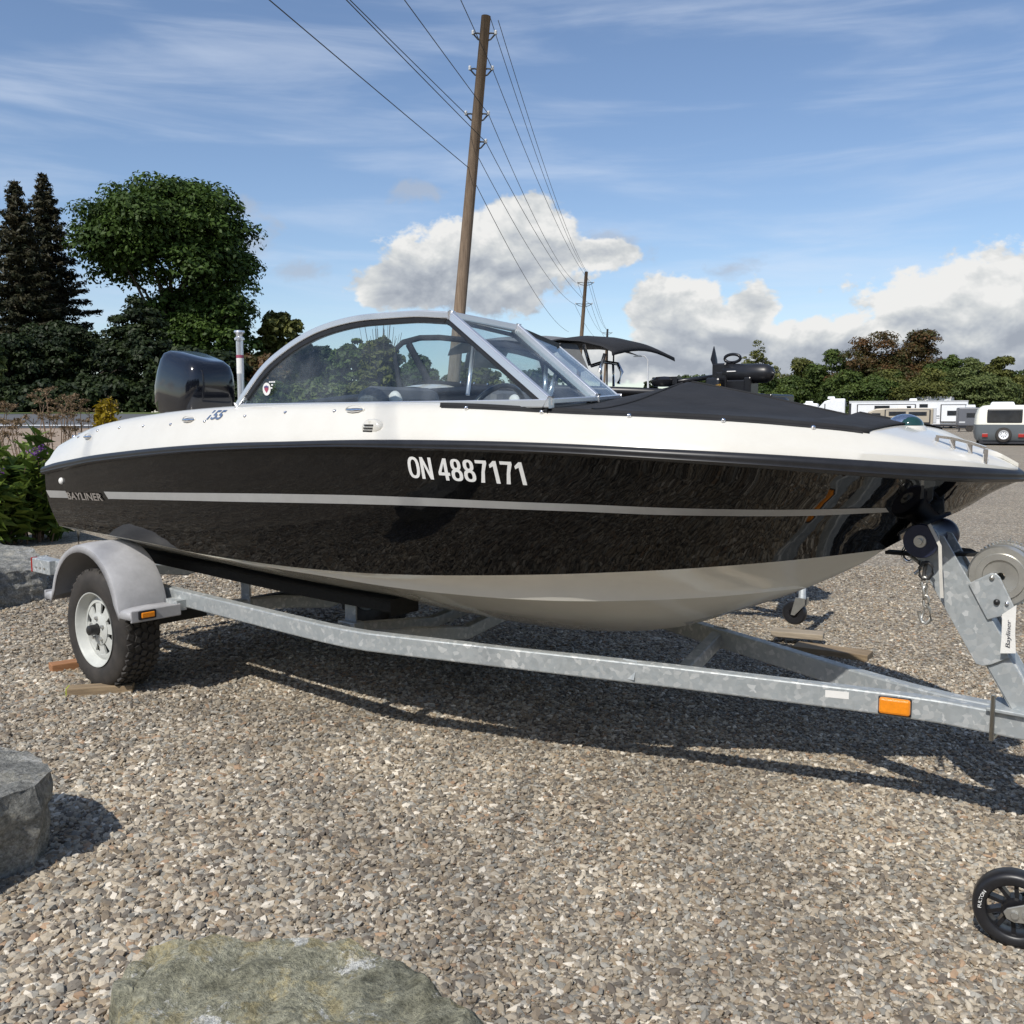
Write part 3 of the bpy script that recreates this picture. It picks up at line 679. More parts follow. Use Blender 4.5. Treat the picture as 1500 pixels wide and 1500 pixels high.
# outboard motor, tilted
om = MB()
ca = -R(15)
def ob(px, py, pz): return (-.60 + px * math.cos(ca) - pz * math.sin(ca), py, 1.40 + px * math.sin(ca) + pz * math.cos(ca))
secs = [(-.05, .19, .150, .0), (.0, .215, .165, .0), (.10, .228, .172, .0), (.19, .220, .166, -.004), (.26, .204, .156, -.010), (.30, .185, .142, -.014), (.322, .15, .115, -.018)]
rows = []
for z, lx, ly, cx in secs:
    r = []
    for j in range(32):
        a = 2 * math.pi * j / 32; c, s_ = math.cos(a), math.sin(a)
        r.append(ob(cx + lx * math.copysign(abs(c) ** .42, c), ly * math.copysign(abs(s_) ** .42, s_), z))
    r.append(r[0]); rows.append(r)
om.grid(rows); om.f.append(tuple(range(6 * 33, 6 * 33 + 32)))
motor = om.build('outboard_motor', 'cowl_black', boat, smooth=True, weld=.0005, angle=50)
lo_ = MB(); rows = []
for z, lx, ly, cx in [(-.045, .20, .16, .015), (-.12, .185, .14, .03), (-.22, .13, .095, .03), (-.42, .085, .06, .02), (-.75, .075, .04, .0)]:
    r = [ob(cx + lx * math.cos(2 * math.pi * j / 24), ly * math.sin(2 * math.pi * j / 24), z) for j in range(25)]; rows.append(r)
lo_.grid(rows); lo_.build('midsection', 'plastic_black', motor, smooth=True)
lo_ = MB(); lo_.tube([ob(.32, 0, -.80), ob(.2, 0, -.80), ob(-.1, 0, -.80), ob(-.28, 0, -.80)], [.01, .05, .055, .035], 14)
lo_.prism([ob(.1, 0, -.84), ob(-.12, 0, -.84), ob(-.1, 0, -1.0), ob(.0, 0, -1.0)], (0, -.008, 0), (0, .008, 0)); lo_.build('gearcase', 'plastic_black', motor, smooth=True, angle=50)
pr = MB()
for i in range(3):
    a = 2 * math.pi * i / 3 + .3; c, s_ = math.cos(a), math.sin(a)
    pr.prism([ob(-.27, .03 * c, -.80 + .03 * s_), ob(-.25, .12 * c - .06 * s_, -.80 + .12 * s_ + .06 * c), ob(-.30, .16 * c, -.80 + .16 * s_), ob(-.33, .11 * c + .05 * s_, -.80 + .11 * s_ - .05 * c)], (-.003, 0, 0), (.003, 0, 0))
pr.build('propeller', 'aluminium', motor)
lt = MB(); lt.tube([ob(.236, -.09, .0), ob(.242, -.0, -.012), ob(.236, .09, .0)], .006, 6); lt.build('cowl_latch', 'chrome', motor)
br = MB(); br.box((-.56, 0, 1.18), (.12, .3, .34)); br.build('mounting_bracket', 'plastic_black', motor, bevel=.01)

# windscreen ---------------------------------------------------------------
z2 = lambda x, y: (340 + x / 2.5, 430 + y / 2.5)
topc = [((25, 410), -.862), ((45, 380), -.858), ((80, 328), -.848), ((120, 275), -.835), ((200, 205), -.815), ((300, 143), -.795), ((400, 107), -.78), ((520, 86), -.762), ((660, 76), -.742), ((800, 80), -.722)]
TOP = [on_y(*z2(*q), y) for q, y in topc]
A = TOP[-1]; A1 = on_y(804, 588, -.80); B = on_y(757, 481, -.46); B1 = on_y(873, 584, -.50); E_ = on_y(818, 507, -.20); E1 = on_y(907, 581, -.25)
BAS = [TOP[0] + (A1 - TOP[0]) * t for t in np.linspace(0, 1, 24)]
def resample(P, n):
    P = np.array(P); s = np.concatenate([[0], np.cumsum(np.linalg.norm(np.diff(P, axis=0), axis=1))]); t = np.linspace(0, s[-1], n)
    fs = [curve(s, P[:, i]) for i in range(3)]; return [np.array([f(a) for f in fs]) for a in t]
TS = resample(TOP, 40)
ws = MB(); ws.sect([A, A1], .03, .022, (0, 1, 0)); wsf = ws.build('windscreen', 'aluminium', boat, bevel=.004)
glz = MB()
rows = []
TT = TS + [A + (A1 - A) * t for t in np.linspace(0.03, 1, 18)]
for p in TT:
    bx = min(max((p[0] - TOP[0][0]) / (A1[0] - TOP[0][0]), 0), 1); q = TOP[0] + (A1 - TOP[0]) * bx; rows.append([tuple(p), tuple((p + q) / 2), tuple(q)])
glz.grid(rows); glz.build('pane', 'glass_clear', wsf, solid=.004, weld=.0002)
for quad in ((A, A1, B1, B), (B, B1, E1, E_)):
    g_ = MB(); g_.grid([[tuple(quad[0] + (quad[1] - quad[0]) * t) for t in (0, .5, 1)], [tuple(quad[3] + (quad[2] - quad[3]) * t) for t in (0, .5, 1)]]); g_.build('pane', 'glass_clear', wsf, solid=.004)
def bar(pts, w, h, name, m='aluminium', up=(0, 1, 0)): return MB().sect([tuple(p) for p in pts], w, h, up).build(name, m, wsf, bevel=.003)
bar(TS, .024, .030, 'top_frame')
bar([TS[i] * 1 + np.array([0, .001, 0]) for i in range(40)], .027, .012, 'frame_groove', 'stripe_silver')
def inset(P, d):
    out = []; c = (A + A1 + TOP[0]) / 3 + np.array([.0, 0, -.05])
    for i, p in enumerate(P):
        t = P[min(i + 1, len(P) - 1)] - P[max(i - 1, 0)]; n_ = np.cross(t, [0, 1, 0]); n_ /= np.linalg.norm(n_)
        if n_ @ (c - p) < 0: n_ = -n_
        out.append(p + n_ * d)
    return out
bar(inset(TS, .0225)[2:], .020, .022, 'gasket', 'rubber_black')
bar(inset([A, A1], .021), .016, .024, 'gasket', 'rubber_black')
bar([TOP[0] + np.array([-.01, 0, -.006]), A1 + np.array([.01, 0, -.006])], .026, .026, 'base_frame')
bar([TOP[0] + np.array([.02, 0, -.026]), A1 + np.array([0, 0, -.026])], .02, .014, 'gasket', 'rubber_black')
bar([A, B], .024, .026, 'top_frame', up=(0, 0, 1)); bar([B, E_], .016, .018, 'top_frame', 'rubber_black', up=(0, 0, 1))
bar([B, B1], .034, .020, 'centre_post'); bar([B + np.array([-.018, 0, -.016]), B1 + np.array([-.026, 0, -.006])], .02, .016, 'gasket', 'rubber_black')
bar([E_, E1], .008, .010, 'edge_trim'); bar([A1, B1], .02, .018, 'base_frame', up=(0, 0, 1)); bar([B1, E1], .014, .016, 'base_frame', up=(0, 0, 1))
bar([A + np.array([.02, .01, -.022]), B + np.array([-.015, 0, -.024])], .014, .014, 'gasket', 'rubber_black', up=(0, 0, 1))
# inner stays
for a, b in (((694, 503), (685, 579)), ((800, 530), (798, 583)), ((816, 547), (803, 583))):
    MB().tube([on_y(*a, -.42), on_y(*b, -.45)], .008 if a[0] < 810 else .011, 8).build('stay', 'aluminium', wsf, smooth=True)
# inspection sticker on the pane
p = on_y(392, 570, -.852) ; ds = MB(); ds.lathe([(.0001, -.0040), (.026, -.0040), (.026, -.0032)], tuple(p + np.array([0, -.001, 0])), 'y', 28); sk_ = ds.build('inspection_sticker', 'decal_white', wsf)
MB().prism([(p[0] + x * .014, p[1] - .0062, p[2] + z * .014) for x, z in ((-1, .75), (0, 1.05), (1, .75), (.95, -.1), (0, -1.1), (-.95, -.1))], (0, 0, 0), (0, .0008, 0)).build('emblem', 'decal_red', sk_)
MB().prism([(p[0] + x * .014, p[1] - .0072, p[2] + z * .014) for x, z in ((-1, .75), (0, 1.05), (1, .75), (1, .3), (0, .55), (-1, .3))], (0, 0, 0), (0, .0008, 0)).build('emblem', 'decal_blue', sk_)
for i in range(5):
    MB().box(tuple(p + np.array([.022 + .014 * (i % 3 if i < 3 else 1.0 - .3 * (i - 3)), -.004, .028 - (0 if i < 3 else .012 * (i - 2))])), (.011, .001, .006)).build('date_mark', 'decal_white', sk_)

# bow cover with its raised peak -------------------------------------------
PK = on_y(1006, 559, -.02)
def cov(x, y):
    ys = f_ys(x) - .10; ze = f_rt(x) + (f_dt(x) - f_rt(x)) * .955 + .008
    dx = (x - PK[0]) / ((3.56 - PK[0]) if x > PK[0] else (PK[0] - 2.2)); dy = abs(y) / max(ys, .02)
    d = max(abs(dx), 0) ; r_ = 1 - (d ** 1.25 + dy ** 1.25) ** (1 / 1.25)
    t = max(r_, 0)
    return max(ze, f_rt(x) + (f_dt(x) - f_rt(x)) * 1.03 + .018 * (1 - dy * dy) if x > 3.4 and dy < .97 else 0) + (PK[2] - ze) * (t ** 1.42) - .004 * math.sin(math.pi * min(max(t * 1.6, 0), 1)) * (1 - dy) + .004 * math.sin(9 * x + 5 * y) * dy * (1 - dy)
cvm = MB(); rows = []
for x in np.linspace(2.30, 3.585, 56):
    ys = f_ys(x) - .095; r = [(x, -ys - .004, f_rt(x) + (f_dt(x) - f_rt(x)) * .86)]
    r += [(x, ys * t, cov(x, ys * t)) for t in np.linspace(-1, 1, 41)] + [(x, ys + .004, f_rt(x) + (f_dt(x) - f_rt(x)) * .86)]; rows.append(r)
cvm.grid(rows); cvo = cvm.build('bow_cover', 'canvas_black', boat, smooth=True, solid=.003)
hem = MB(); hem.tube([(x, -(f_ys(x) - .090), f_rt(x) + (f_dt(x) - f_rt(x)) * .87) for x in np.linspace(2.31, 3.57, 40)], .007, 6, flat=.7); hem.build('hem', 'canvas_black', cvo, smooth=True)
for x in (2.42, 2.70, 2.98, 3.24, 3.46):
    o = bpy.data.objects.new('snap', sn0.data); col.objects.link(o); o.parent = cvo; o.location = (x, -(f_ys(x) - .080), f_rt(x) + (f_dt(x) - f_rt(x)) * .90)
for pts_ in ([(x, 0, cov(x, 0) + .002) for x in np.linspace(PK[0] + .01, 3.52, 24)], [(PK[0] - .02 + .10 * t, -(f_ys(PK[0]) - .1) * t, cov(PK[0] - .02 + .10 * t, -(f_ys(PK[0]) - .1) * t) + .002) for t in np.linspace(.03, .97, 24)]):
    MB().tube(pts_, .0045, 6).build('seam', 'canvas_black', cvo, smooth=True)
MB().tube([(PK[0], 0, .99), (PK[0], 0, PK[2] - .02)], .013, 8).build('cover_prop', 'aluminium', cvo)
# bow fittings
p = on_y(1326, 618, 0)
MB().lathe([(.075, -.05), (.066, -.02), (.06, -.012), (.0001, -.012)], tuple(p), 'z', 28).build('light_pod', 'gelcoat_white', boat, smooth=True)
nl = MB(); nl.grid([[(p[0] + .055 * math.cos(a) * c_ - .0, p[1] + .045 * math.sin(a) * c_, p[2] - .012 + .038 * s_) for a in np.linspace(0, 2 * math.pi, 25)] for c_, s_ in [(math.cos(t), math.sin(t)) for t in np.linspace(-.35, math.pi / 2, 9)]])
no = nl.build('bow_light', 'chrome', boat, smooth=True, weld=.0004)
gl = MB(); gl.grid([[(p[0] + .012 + .046 * math.cos(a) * c_, p[1] - .001 + .0465 * math.sin(a) * c_, p[2] - .014 + .036 * s_) for a in np.linspace(-math.pi * .62, math.pi * .62, 17)] for c_, s_ in [(math.cos(t), math.sin(t)) for t in np.linspace(-.3, 1.15, 7)]])
gl.build('lens', 'green_lens', no, smooth=True)
for s in (-1, 1):
    h_ = MB(); yb = .10 * s if s > 0 else -.13
    P_ = [on_y(q[0], q[1], yb) for q in ((1372, 641), (1395, 644), (1420, 650), (1444, 658))]
    h_.sect([tuple(a + np.array([0, 0, .004])) for a in P_], .018, .008)
    for a in (P_[1], P_[2]): h_.tube([tuple(a), tuple(a + np.array([.004, 0, -.03])), tuple(a + np.array([.0, 0, -.055]))], [.010, .006, .012], 8)
    for a in (P_[0], P_[3]): h_.tube([tuple(a), tuple(a + np.array([0, 0, -.045]))], .007, 8)
    h_.build('bow_handle', 'chrome', boat, smooth=True, angle=40)
ey = MB(); ey.tube([(3.60 + .02 * math.cos(a), 0, .905 + .026 * math.sin(a)) for a in np.linspace(0, 2 * math.pi, 15)[:-1]], .006, 6, close=True); ey.build('bow_eye', 'chrome', boat, smooth=True)
# seats and helm
def seat(c, m1='seat_grey'):
    b = MB().box((c[0] - .02, c[1], c[2] - .12), (.12, .42, .36)); o = b.build('seat', m1, boat, bevel=.05)
    MB().box((c[0] + .17, c[1], c[2] - .26), (.36, .42, .12)).build('cushion', 'seat_white', o, bevel=.04)
    MB().box((c[0] + .15, c[1], c[2] - .38), (.16, .16, .14)).build('pedestal', 'liner_grey', o)
    cp = MB(); cp.lathe([(.0001, -.02), (.030, -.016), (.042, 0), (.030, .014), (.0001, .018)], (c[0] + .055, c[1] - .10, c[2] + .0), 'y', 18); cp.build('seat_cap', 'seat_white', o, smooth=True)
seat((1.62, -.38, 1.42)); seat((1.62, .40, 1.42)); MB().box((.22, 0, 1.30), (.3, 1.3, .16)).build('rear_bench', 'seat_grey', boat, bevel=.05)
MB().box((2.45, -.50, 1.20), (.3, .5, .42), taper=.8).build('console', 'plastic_black', boat, bevel=.03)
sw = MB(); sw.tube([(2.20 + .06 * math.sin(a), -.46 + .16 * math.cos(a), 1.34 + .13 * math.sin(a)) for a in np.linspace(0, 2 * math.pi, 25)[:-1]], .011, 8, close=True)
sw.tube([(2.20, -.46, 1.34), (2.36, -.46, 1.26)], .018, 8); sw.tube([(2.20, -.62, 1.34), (2.20, -.30, 1.34)], .009, 6); sw.build('steering_wheel', 'plastic_black', boat, smooth=True)

# ================================================================== the trailer
trl = thing('boat_trailer', 'galvanised single-axle trailer carrying the black and white boat', 'trailer', ORG, RZ)
RAIL = [(-1.10, -.735, .535), (-.3, -.735, .522), (.4, -.735, .512), (1.2, -.748, .503), (1.5, -.748, .4995), (1.62, -.742, .498), (1.74, -.72, .495), (1.9, -.668, .492), (2.2, -.562, .485), (2.9, -.318, .470), (3.45, -.132, .455), (3.60, -.088, .452), (3.75, -.060, .449), (4.0, -.056, .445), (4.75, -.056, .432)]
for s in (1, -1):
    MB().sect([(x, (y + .025) * s, z - .038) for x, y, z in RAIL], .05, .076).build('frame_rail', 'galvanised', trl, bevel=.006)
def plate(c, d, m, name, parent=trl, bevel=.004, rot=None): return MB().box(c, d, rot).build(name, m, parent, bevel=bevel)
for s in (1, -1):
    b_ = plate((-1.0, -.738 * s, .492), (.22, .062, .082), 'galvanised', 'end_bracket')
    plate((-1.115, -.738 * s, .492), (.012, .07, .086), 'red_lens', 'rear_reflector', b_)
    for i in range(3): MB().lathe([(.0001, -.006), (.006, -.006), (.007, 0)], (-1.06 + .055 * i, -.77 * s, .485), 'y', 8).build('bolt', 'zinc', b_)
# cross members and axle
for x, y0, zc in ((1.62, .70, .40), (.62, .70, .42), (-.75, .70, .45), (2.75, .36, .38)):
    za = .445
    MB().sect([(x, -y0, za), (x, -y0 * .45, zc), (x, 0, zc - .05), (x, y0 * .45, zc), (x, y0, za)], .05, .06).build('cross_member', 'galvanised', trl, bevel=.005)
MB().sect([(0.03, -.86, .305), (0.03, .86, .305)], .055, .055).build('axle', 'hub_black', trl, bevel=.005)
for s in (1, -1):
    MB().sect([(-.28, -.71 * s, .43), (-.12, -.71 * s, .365), (.03, -.71 * s, .345), (.18, -.71 * s, .365), (.34, -.71 * s, .43)], .045, .022).build('leaf_spring', 'hub_black', trl)
    # carpeted bunk under the hull
    zb = lambda x: f_zk(x) + (f_zch(x) - f_zk(x)) * (.5 / f_ych(x)) - .012
    MB().sect([(x, -.5 * s, zb(x) - .03) for x in np.linspace(-.5, 1.74, 14)], .14, .05).build('bunk', 'carpet_black', trl, bevel=.01)
    for x in (-.7 + .15, .62, 1.40):
        u_ = MB().box((x, -.5 * s, (zb(x) - .05 + .405) / 2), (.07, .008, zb(x) - .05 - .395)); u_.build('bunk_bracket', 'galvanised', trl)
    MB().box((1.40, -.5 * s, .43), (.11, .06, .06)).build('bunk_bracket', 'galvanised', trl, bevel=.004)
MB().sect([(1.40, -.72, .45), (1.40, -.36, .41), (1.40, 0, .37), (1.40, .36, .41), (1.40, .72, .45)], .05, .05).build('cross_member', 'galvanised', trl, bevel=.005)
# wheels
def wheel(s):
    cx, cz = .03, .305; yo = -.98 * s
    Y = lambda d: yo + d * s
    t = MB()
    prof = [(.178, .012), (.185, .004), (.215, -.004), (.245, -.006), (.270, .000), (.286, .010), (.2935, .022), (.2955, .035), (.2955, .165), (.2935, .178), (.284, .19), (.25, .204), (.19, .196), (.178, .18)]
    t.lathe([(r, Y(h)) for r, h in prof], (cx, 0, cz), 'y', 64)
    wh = t.build('wheel', 'tyre_rubber', trl, smooth=True, angle=50)
    tb = MB(); nb = 44
    for i in range(nb):
        for j, yy in enumerate((.030, .066, .100, .134, .170)):
            a = 2 * math.pi * (i + .5 * (j % 2) + .12 * math.sin(j * 3 + i)) / nb
            rot = Matrix.Rotation(-a, 3, 'Y') @ Matrix.Rotation((.35 if (i + j) % 2 else -.35), 3, 'X')
            rr_ = .2985 if j not in (0, 4) else .2955
            tb.box((cx + rr_ * math.cos(a), Y(yy), cz + rr_ * math.sin(a)), (.013, .027, .027), rot)
    to = tb.build('tread', 'tread_rubber', wh); to['kind'] = 'stuff'
    # rim: barrel, spoke disc with open windows, hub
    r_ = MB(); r_.lathe([(.184, Y(.004)), (.187, Y(-.003)), (.182, Y(-.002)), (.174, Y(.010)), (.169, Y(.026)), (.158, Y(.040)), (.148, Y(.09)), (.168, Y(.15)), (.180, Y(.19))], (cx, 0, cz), 'y', 56)
    ro = r_.build('rim', 'rim_paint', wh, smooth=True, angle=40)
    d_ = MB(); nseg = 8
    for i in range(nseg):
        a0 = 2 * math.pi * i / nseg + .1
        def pt(r, a, y): return (cx + r * math.cos(a), Y(y), cz + r * math.sin(a))
        hw0, hw1 = .20, .215
        d_.add([pt(.075, a0 - .30, .030), pt(.075, a0 + .30, .030), pt(.137, a0 + hw1, .036), pt(.137, a0 - hw1, .036), pt(.075, a0 - .30, .037), pt(.075, a0 + .30, .037), pt(.137, a0 + hw1, .046), pt(.137, a0 - hw1, .046)],
               [(0, 1, 2, 3), (7, 6, 5, 4), (0, 4, 5, 1), (1, 5, 6, 2), (2, 6, 7, 3), (3, 7, 4, 0)])
    d_.lathe([(.158, Y(.042)), (.145, Y(.034)), (.132, Y(.033)), (.130, Y(.046))], (cx, 0, cz), 'y', 56)
    d_.lathe([(.030, Y(.018)), (.060, Y(.020)), (.080, Y(.027)), (.080, Y(.040)), (.03, Y(.04))], (cx, 0, cz), 'y', 48)
    d_.build('spoke_disc', 'rim_paint', wh, angle=35)
    dk = MB(); dk.lathe([(.0001, Y(.10)), (.147, Y(.10))], (cx, 0, cz), 'y', 32); dk.build('brake_backplate', 'hub_black', wh)
    hb = MB(); hb.lathe([(.0001, Y(-.030)), (.018, Y(-.030)), (.024, Y(-.026)), (.026, Y(-.01)), (.026, Y(.02)), (.036, Y(.024)), (.036, Y(.04))], (cx, 0, cz), 'y', 28); hb.build('hub_cap', 'hub_black', wh, smooth=True, angle=40)
    for i in range(5):
        a = 2 * math.pi * i / 5 + .35; nb_ = MB(); nb_.lathe([(.0001, Y(.008)), (.008, Y(.008)), (.0105, Y(.014)), (.0105, Y(.034))], (cx + .055 * math.cos(a), 0, cz + .055 * math.sin(a)), 'y', 6); nb_.build('wheel_nut', 'zinc', wh)
for s in (1, -1): wheel(s)
# fenders
for s in (1, -1):
    fm = MB(); rows = []
    arc = [(.02 + .345 * math.cos(a), .395 + .335 * math.sin(a)) for a in np.linspace(math.pi, 0, 25)]
    prof = [(-.335 - .055, .452)] + [(-.335, .455)] + arc[1:-1] + [(.375, .452), (.475, .452)]
    for (x, z) in prof:
        cx_, cz_ = x - .02, z - .395; L_ = math.hypot(cx_, cz_); ux, uz = (cx_ / L_, cz_ / L_) if z > .47 else (0, 1)
        rows.append([(x - ux * .035, -1.022 * s, z - uz * .035), (x - ux * .006, -1.018 * s, z - uz * .006), (x, -1.005 * s, z), (x + ux * .006, -.96 * s, z + uz * .006), (x + ux * .008, -.90 * s, z + uz * .008), (x + ux * .006, -.80 * s, z + uz * .006), (x, -.775 * s, z), (x - ux * .03, -.77 * s, z - uz * .03)])
    fm.grid(rows)
    fo = fm.build('fender', 'fender_grey', trl, smooth=True, solid=.004, angle=55)
    MB().box((.472, -.895 * s, .433), (.010, .256, .058)).build('end_lip', 'fender_grey', fo, bevel=.006)
    MB().box((-.392, -.895 * s, .433), (.010, .256, .058)).build('end_lip', 'fender_grey', fo, bevel=.006)
    lm = MB().box((.481, -.945 * s, .437), (.014, .088, .042)).build('marker_light', 'plastic_black', fo, bevel=.006)
    MB().box((.489, -.945 * s, .437), (.008, .066, .026)).build('lens', 'amber_lens', lm, bevel=.004)
    MB().box((.42, -.76 * s, .45), (.10, .05, .05)).build('fender_bracket', 'galvanised', fo)
# amber marker and white patch on the side of the frame near the tongue
def rail_pt(x, s=-1):
    P_ = np.array(RAIL); return np.array([x, np.interp(x, P_[:, 0], P_[:, 1]), np.interp(x, P_[:, 0], P_[:, 2])])
def on_rail(x, dz, w, h, th, name, m, bevel=.003, parent=None):
    a = rail_pt(x - .05); b = rail_pt(x + .05); c = rail_pt(x); an = math.atan2(b[1] - a[1], b[0] - a[0]); rot = Matrix.Rotation(an, 3, 'Z')
    return MB().box((c[0] + math.sin(an) * th / 2, c[1] - math.cos(an) * th / 2, c[2] - .038 + dz), (w, th, h), rot).build(name, m, parent or trl, bevel=bevel)
x_m = on_y(1307, 1033, -.115)[0]
mk = on_rail(x_m, -.002, .102, .062, .010, 'side_marker', 'plastic_black', .006); on_rail(x_m, -.001, .096, .054, .020, 'lens', 'amber_lens', .008, mk)
on_rail(on_y(1218, 1013, -.19)[0], .012, .075, .024, .002, 'reflective_patch', 'vinyl_white', 0)
# winch post with winch and roller
P0 = np.array([3.985, 0, .445]); P1 = np.array([3.705, 0, .905]); ax = (P1 - P0) / np.linalg.norm(P1 - P0)
wp = MB().sect([tuple(P0 - ax * .03), tuple(P1)], .082, .082, (1, 0, 0)).build('winch_post', 'galvanised', trl, bevel=.006)
perp = np.array([-ax[2], 0, ax[0]]);
if perp[0] > 0: perp = -perp
def pp(t, o, y): return tuple(P0 + ax * t + perp * o + np.array([0, y, 0]))
def rplate(pts, y0, th, name, m, parent, bevel=.002): return MB().prism([pp(t, o, 0) for t, o in pts], (0, y0, 0), (0, y0 + th, 0)).build(name, m, parent, bevel=bevel)
Ln = float(np.linalg.norm(P1 - P0))
for s in (-1, 1):
    rplate([(Ln * .37, .060), (Ln * .345, .045), (Ln * .335, .02), (Ln * .335, -.035), (Ln * .40, -.05), (Ln + .055, -.050), (Ln + .085, -.02), (Ln + .085, .025), (Ln + .06, .058)], (-.052 if s < 0 else .045), .007, 'side_plate', 'galvanised', wp)
MB().box((3.99, 0, .452), (.24, .15, .012)).build('base_plate', 'galvanised', wp, bevel=.003)
for x in (3.89, 4.09):
    ub = MB(); ub.tube([(x, -.075, .50), (x, -.075, .36), (x, .075, .36), (x, .075, .50)], .007, 8); ub.build('u_bolt', 'zinc', wp, smooth=True)
RC = on_y(1348, 793, -.125); RC = np.array([RC[0], 0, RC[2]])
rl = MB(); rl.lathe([(.0001, -.125), (.052, -.125), (.054, -.120), (.054, -.104), (.050, -.098), (.038, -.07), (.033, 0), (.038, .07), (.050, .098), (.054, .104), (.054, .12), (.052, .125), (.0001, .125)], tuple(RC), 'y', 40)
rlo = rl.build('bow_roller', 'roller_blue', wp, smooth=True, angle=40)
sh = MB(); sh.lathe([(.0001, -.142), (.009, -.142), (.010, -.136), (.010, -.13), (.019, -.130), (.020, -.124)], tuple(RC), 'y', 20); sh.build('roller_bolt', 'zinc', rlo, smooth=True, angle=30)
for s in (-1, 1): MB().sect([tuple(P1 + np.array([0, .05 * s, -.02])), tuple(RC + np.array([0.01, .05 * s, -.02]))], .006, .05, (0, 0, 1)).build('roller_arm', 'galvanised', wp)
# winch
WC = on_y(1469, 843, -.02); WC = np.array([WC[0], 0, WC[2]])
dr = MB()
for y0 in (-.045, .025): dr.lathe([(.012, y0), (.050, y0 - .004), (.052, y0 - .010), (.070, y0 - .010), (.072, y0 - .004), (.090, y0 - .004), (.096, y0 + .004), (.096, y0 + .012), (.09, y0 + .010), (.012, y0 + .010)], tuple(WC), 'y', 48)
wo_ = dr.build('winch', 'zinc', wp, smooth=True, angle=35)
gt_ = MB()
for i in range(52):
    a = 2 * math.pi * i / 52; gt_.box((WC[0] + .099 * math.cos(a), .033, WC[2] + .099 * math.sin(a)), (.008, .008, .006), Matrix.Rotation(-a, 3, 'Y'))
go_ = gt_.build('gear_teeth', 'zinc', wo_); go_['kind'] = 'stuff'
dr = MB(); dr.lathe([(.028, -.035), (.048, -.033), (.048, .024), (.028, .026)], tuple(WC), 'y', 24); dr.build('strap_roll', 'strap_white', wo_, smooth=True)
cp_ = [on_y(*q, -.062) for q in ((1418, 855), (1450, 840), (1459, 840), (1465, 846), (1485, 888), (1484, 896), (1478, 900), (1446, 908))]
MB().prism(cp_, (0, 0, 0), (0, .006, 0)).build('winch_side_plate', 'galvanised', wo_, bevel=.0025)
for q, r_, m_ in (((1453, 846), .0075, 'zinc'), ((1460, 882), .0095, 'hub_black'), ((1475, 884), .006, 'chrome')):
    c_ = on_y(*q, -.064); b_ = MB(); b_.lathe([(.0001, -.007), (r_ * .8, -.006), (r_, -.001), (r_, .004)], tuple(c_), 'y', 12); b_.build('bolt', m_, wo_, smooth=True)
hd = MB(); hd.tube([tuple(WC + np.array([.03, .10, -.05])), tuple(WC + np.array([.06, .11, .06])), tuple(WC + np.array([.075, .115, .13]))], [.008, .008, .006], 8); hd.build('winch_handle', 'zinc', wo_, smooth=True)
pw = MB(); a_ = on_y(1463, 812, .08); pw.prism([tuple(a_ + np.array(q)) for q in ((0, 0, 0), (.022, 0, .002), (.034, 0, .055), (.03, 0, .056))], (0, 0, 0), (0, .005, 0)); pw.build('ratchet_pawl', 'zinc', wo_)
st_ = MB(); st_.sect([tuple(on_y(*q, -.0)) for q in ((1452, 812), (1400, 811), (1345, 812), (1300, 808))], .05, .010, (0, 0, 1)); st_.build('winch_strap', 'carpet_black', wo_)
hk = MB(); hk.tube([(3.60, -.01, .905), (3.625, -.03, .895), (3.65, -.06, .888), (3.66, -.07, .87), (3.64, -.06, .85)], .006, 8); hk.build('strap_hook', 'zinc', wo_, smooth=True)
# loose straps and chain
def onp(q, y): return tuple(on_y(*q, y))
a_ = MB(); a_.sect([onp((1361, 768), -.13), onp((1370, 785), -.135), onp((1377, 800), -.14), onp((1378, 840), -.145), onp((1380, 876), -.146)], .010, .002, (0, 1, 0)); a_.build('tie_strap', 'strap_white', trl)
ch = MB(); ch.tube([onp(q, -.10) for q in ((1352, 824), (1347, 832), (1347, 843), (1352, 848), (1360, 848), (1366, 840), (1366, 830), (1360, 824))], .005, 6, close=True); ch.tube([onp(q, -.09) for q in ((1358, 822), (1354, 836), (1353, 850))], .006, 6); ch.build('safety_cable', 'wire_dark', trl, smooth=True)
for i, (y0, y1, w) in enumerate(((845, 862, 4), (858, 876, 5), (872, 890, 4))):
    lk_ = MB(); cx0 = 1355 + i * 1.2 - 1; ym = (y0 + y1) / 2
    lk_.tube([onp((cx0 + w * math.cos(t) * (1 if i % 2 == 0 else .5), ym + (y1 - y0) / 2 * math.sin(t)), -.10 + (.006 * math.cos(t) if i % 2 else 0)) for t in np.linspace(0, 2 * math.pi, 13)[:-1]], .0045, 6, close=True); lk_.build('chain_link', 'zinc', trl, smooth=True)
sh_ = MB(); sh_.tube([onp(q, -.10) for q in ((1356, 886), (1362, 892), (1363, 908), (1357, 914), (1350, 911), (1347, 900), (1346, 895))], .0055, 8); sh_.tube([onp(q, -.10) for q in ((1349, 908), (1353, 896), (1356, 886))], .003, 6); sh_.build('chain_hook', 'zinc', trl, smooth=True)
cl = MB(); cl.tube([onp(q, .06) for q in ((1398, 808), (1410, 805), (1422, 806), (1432, 812))], .006, 6); cl.build('brake_cable', 'wire_dark', trl, smooth=True)
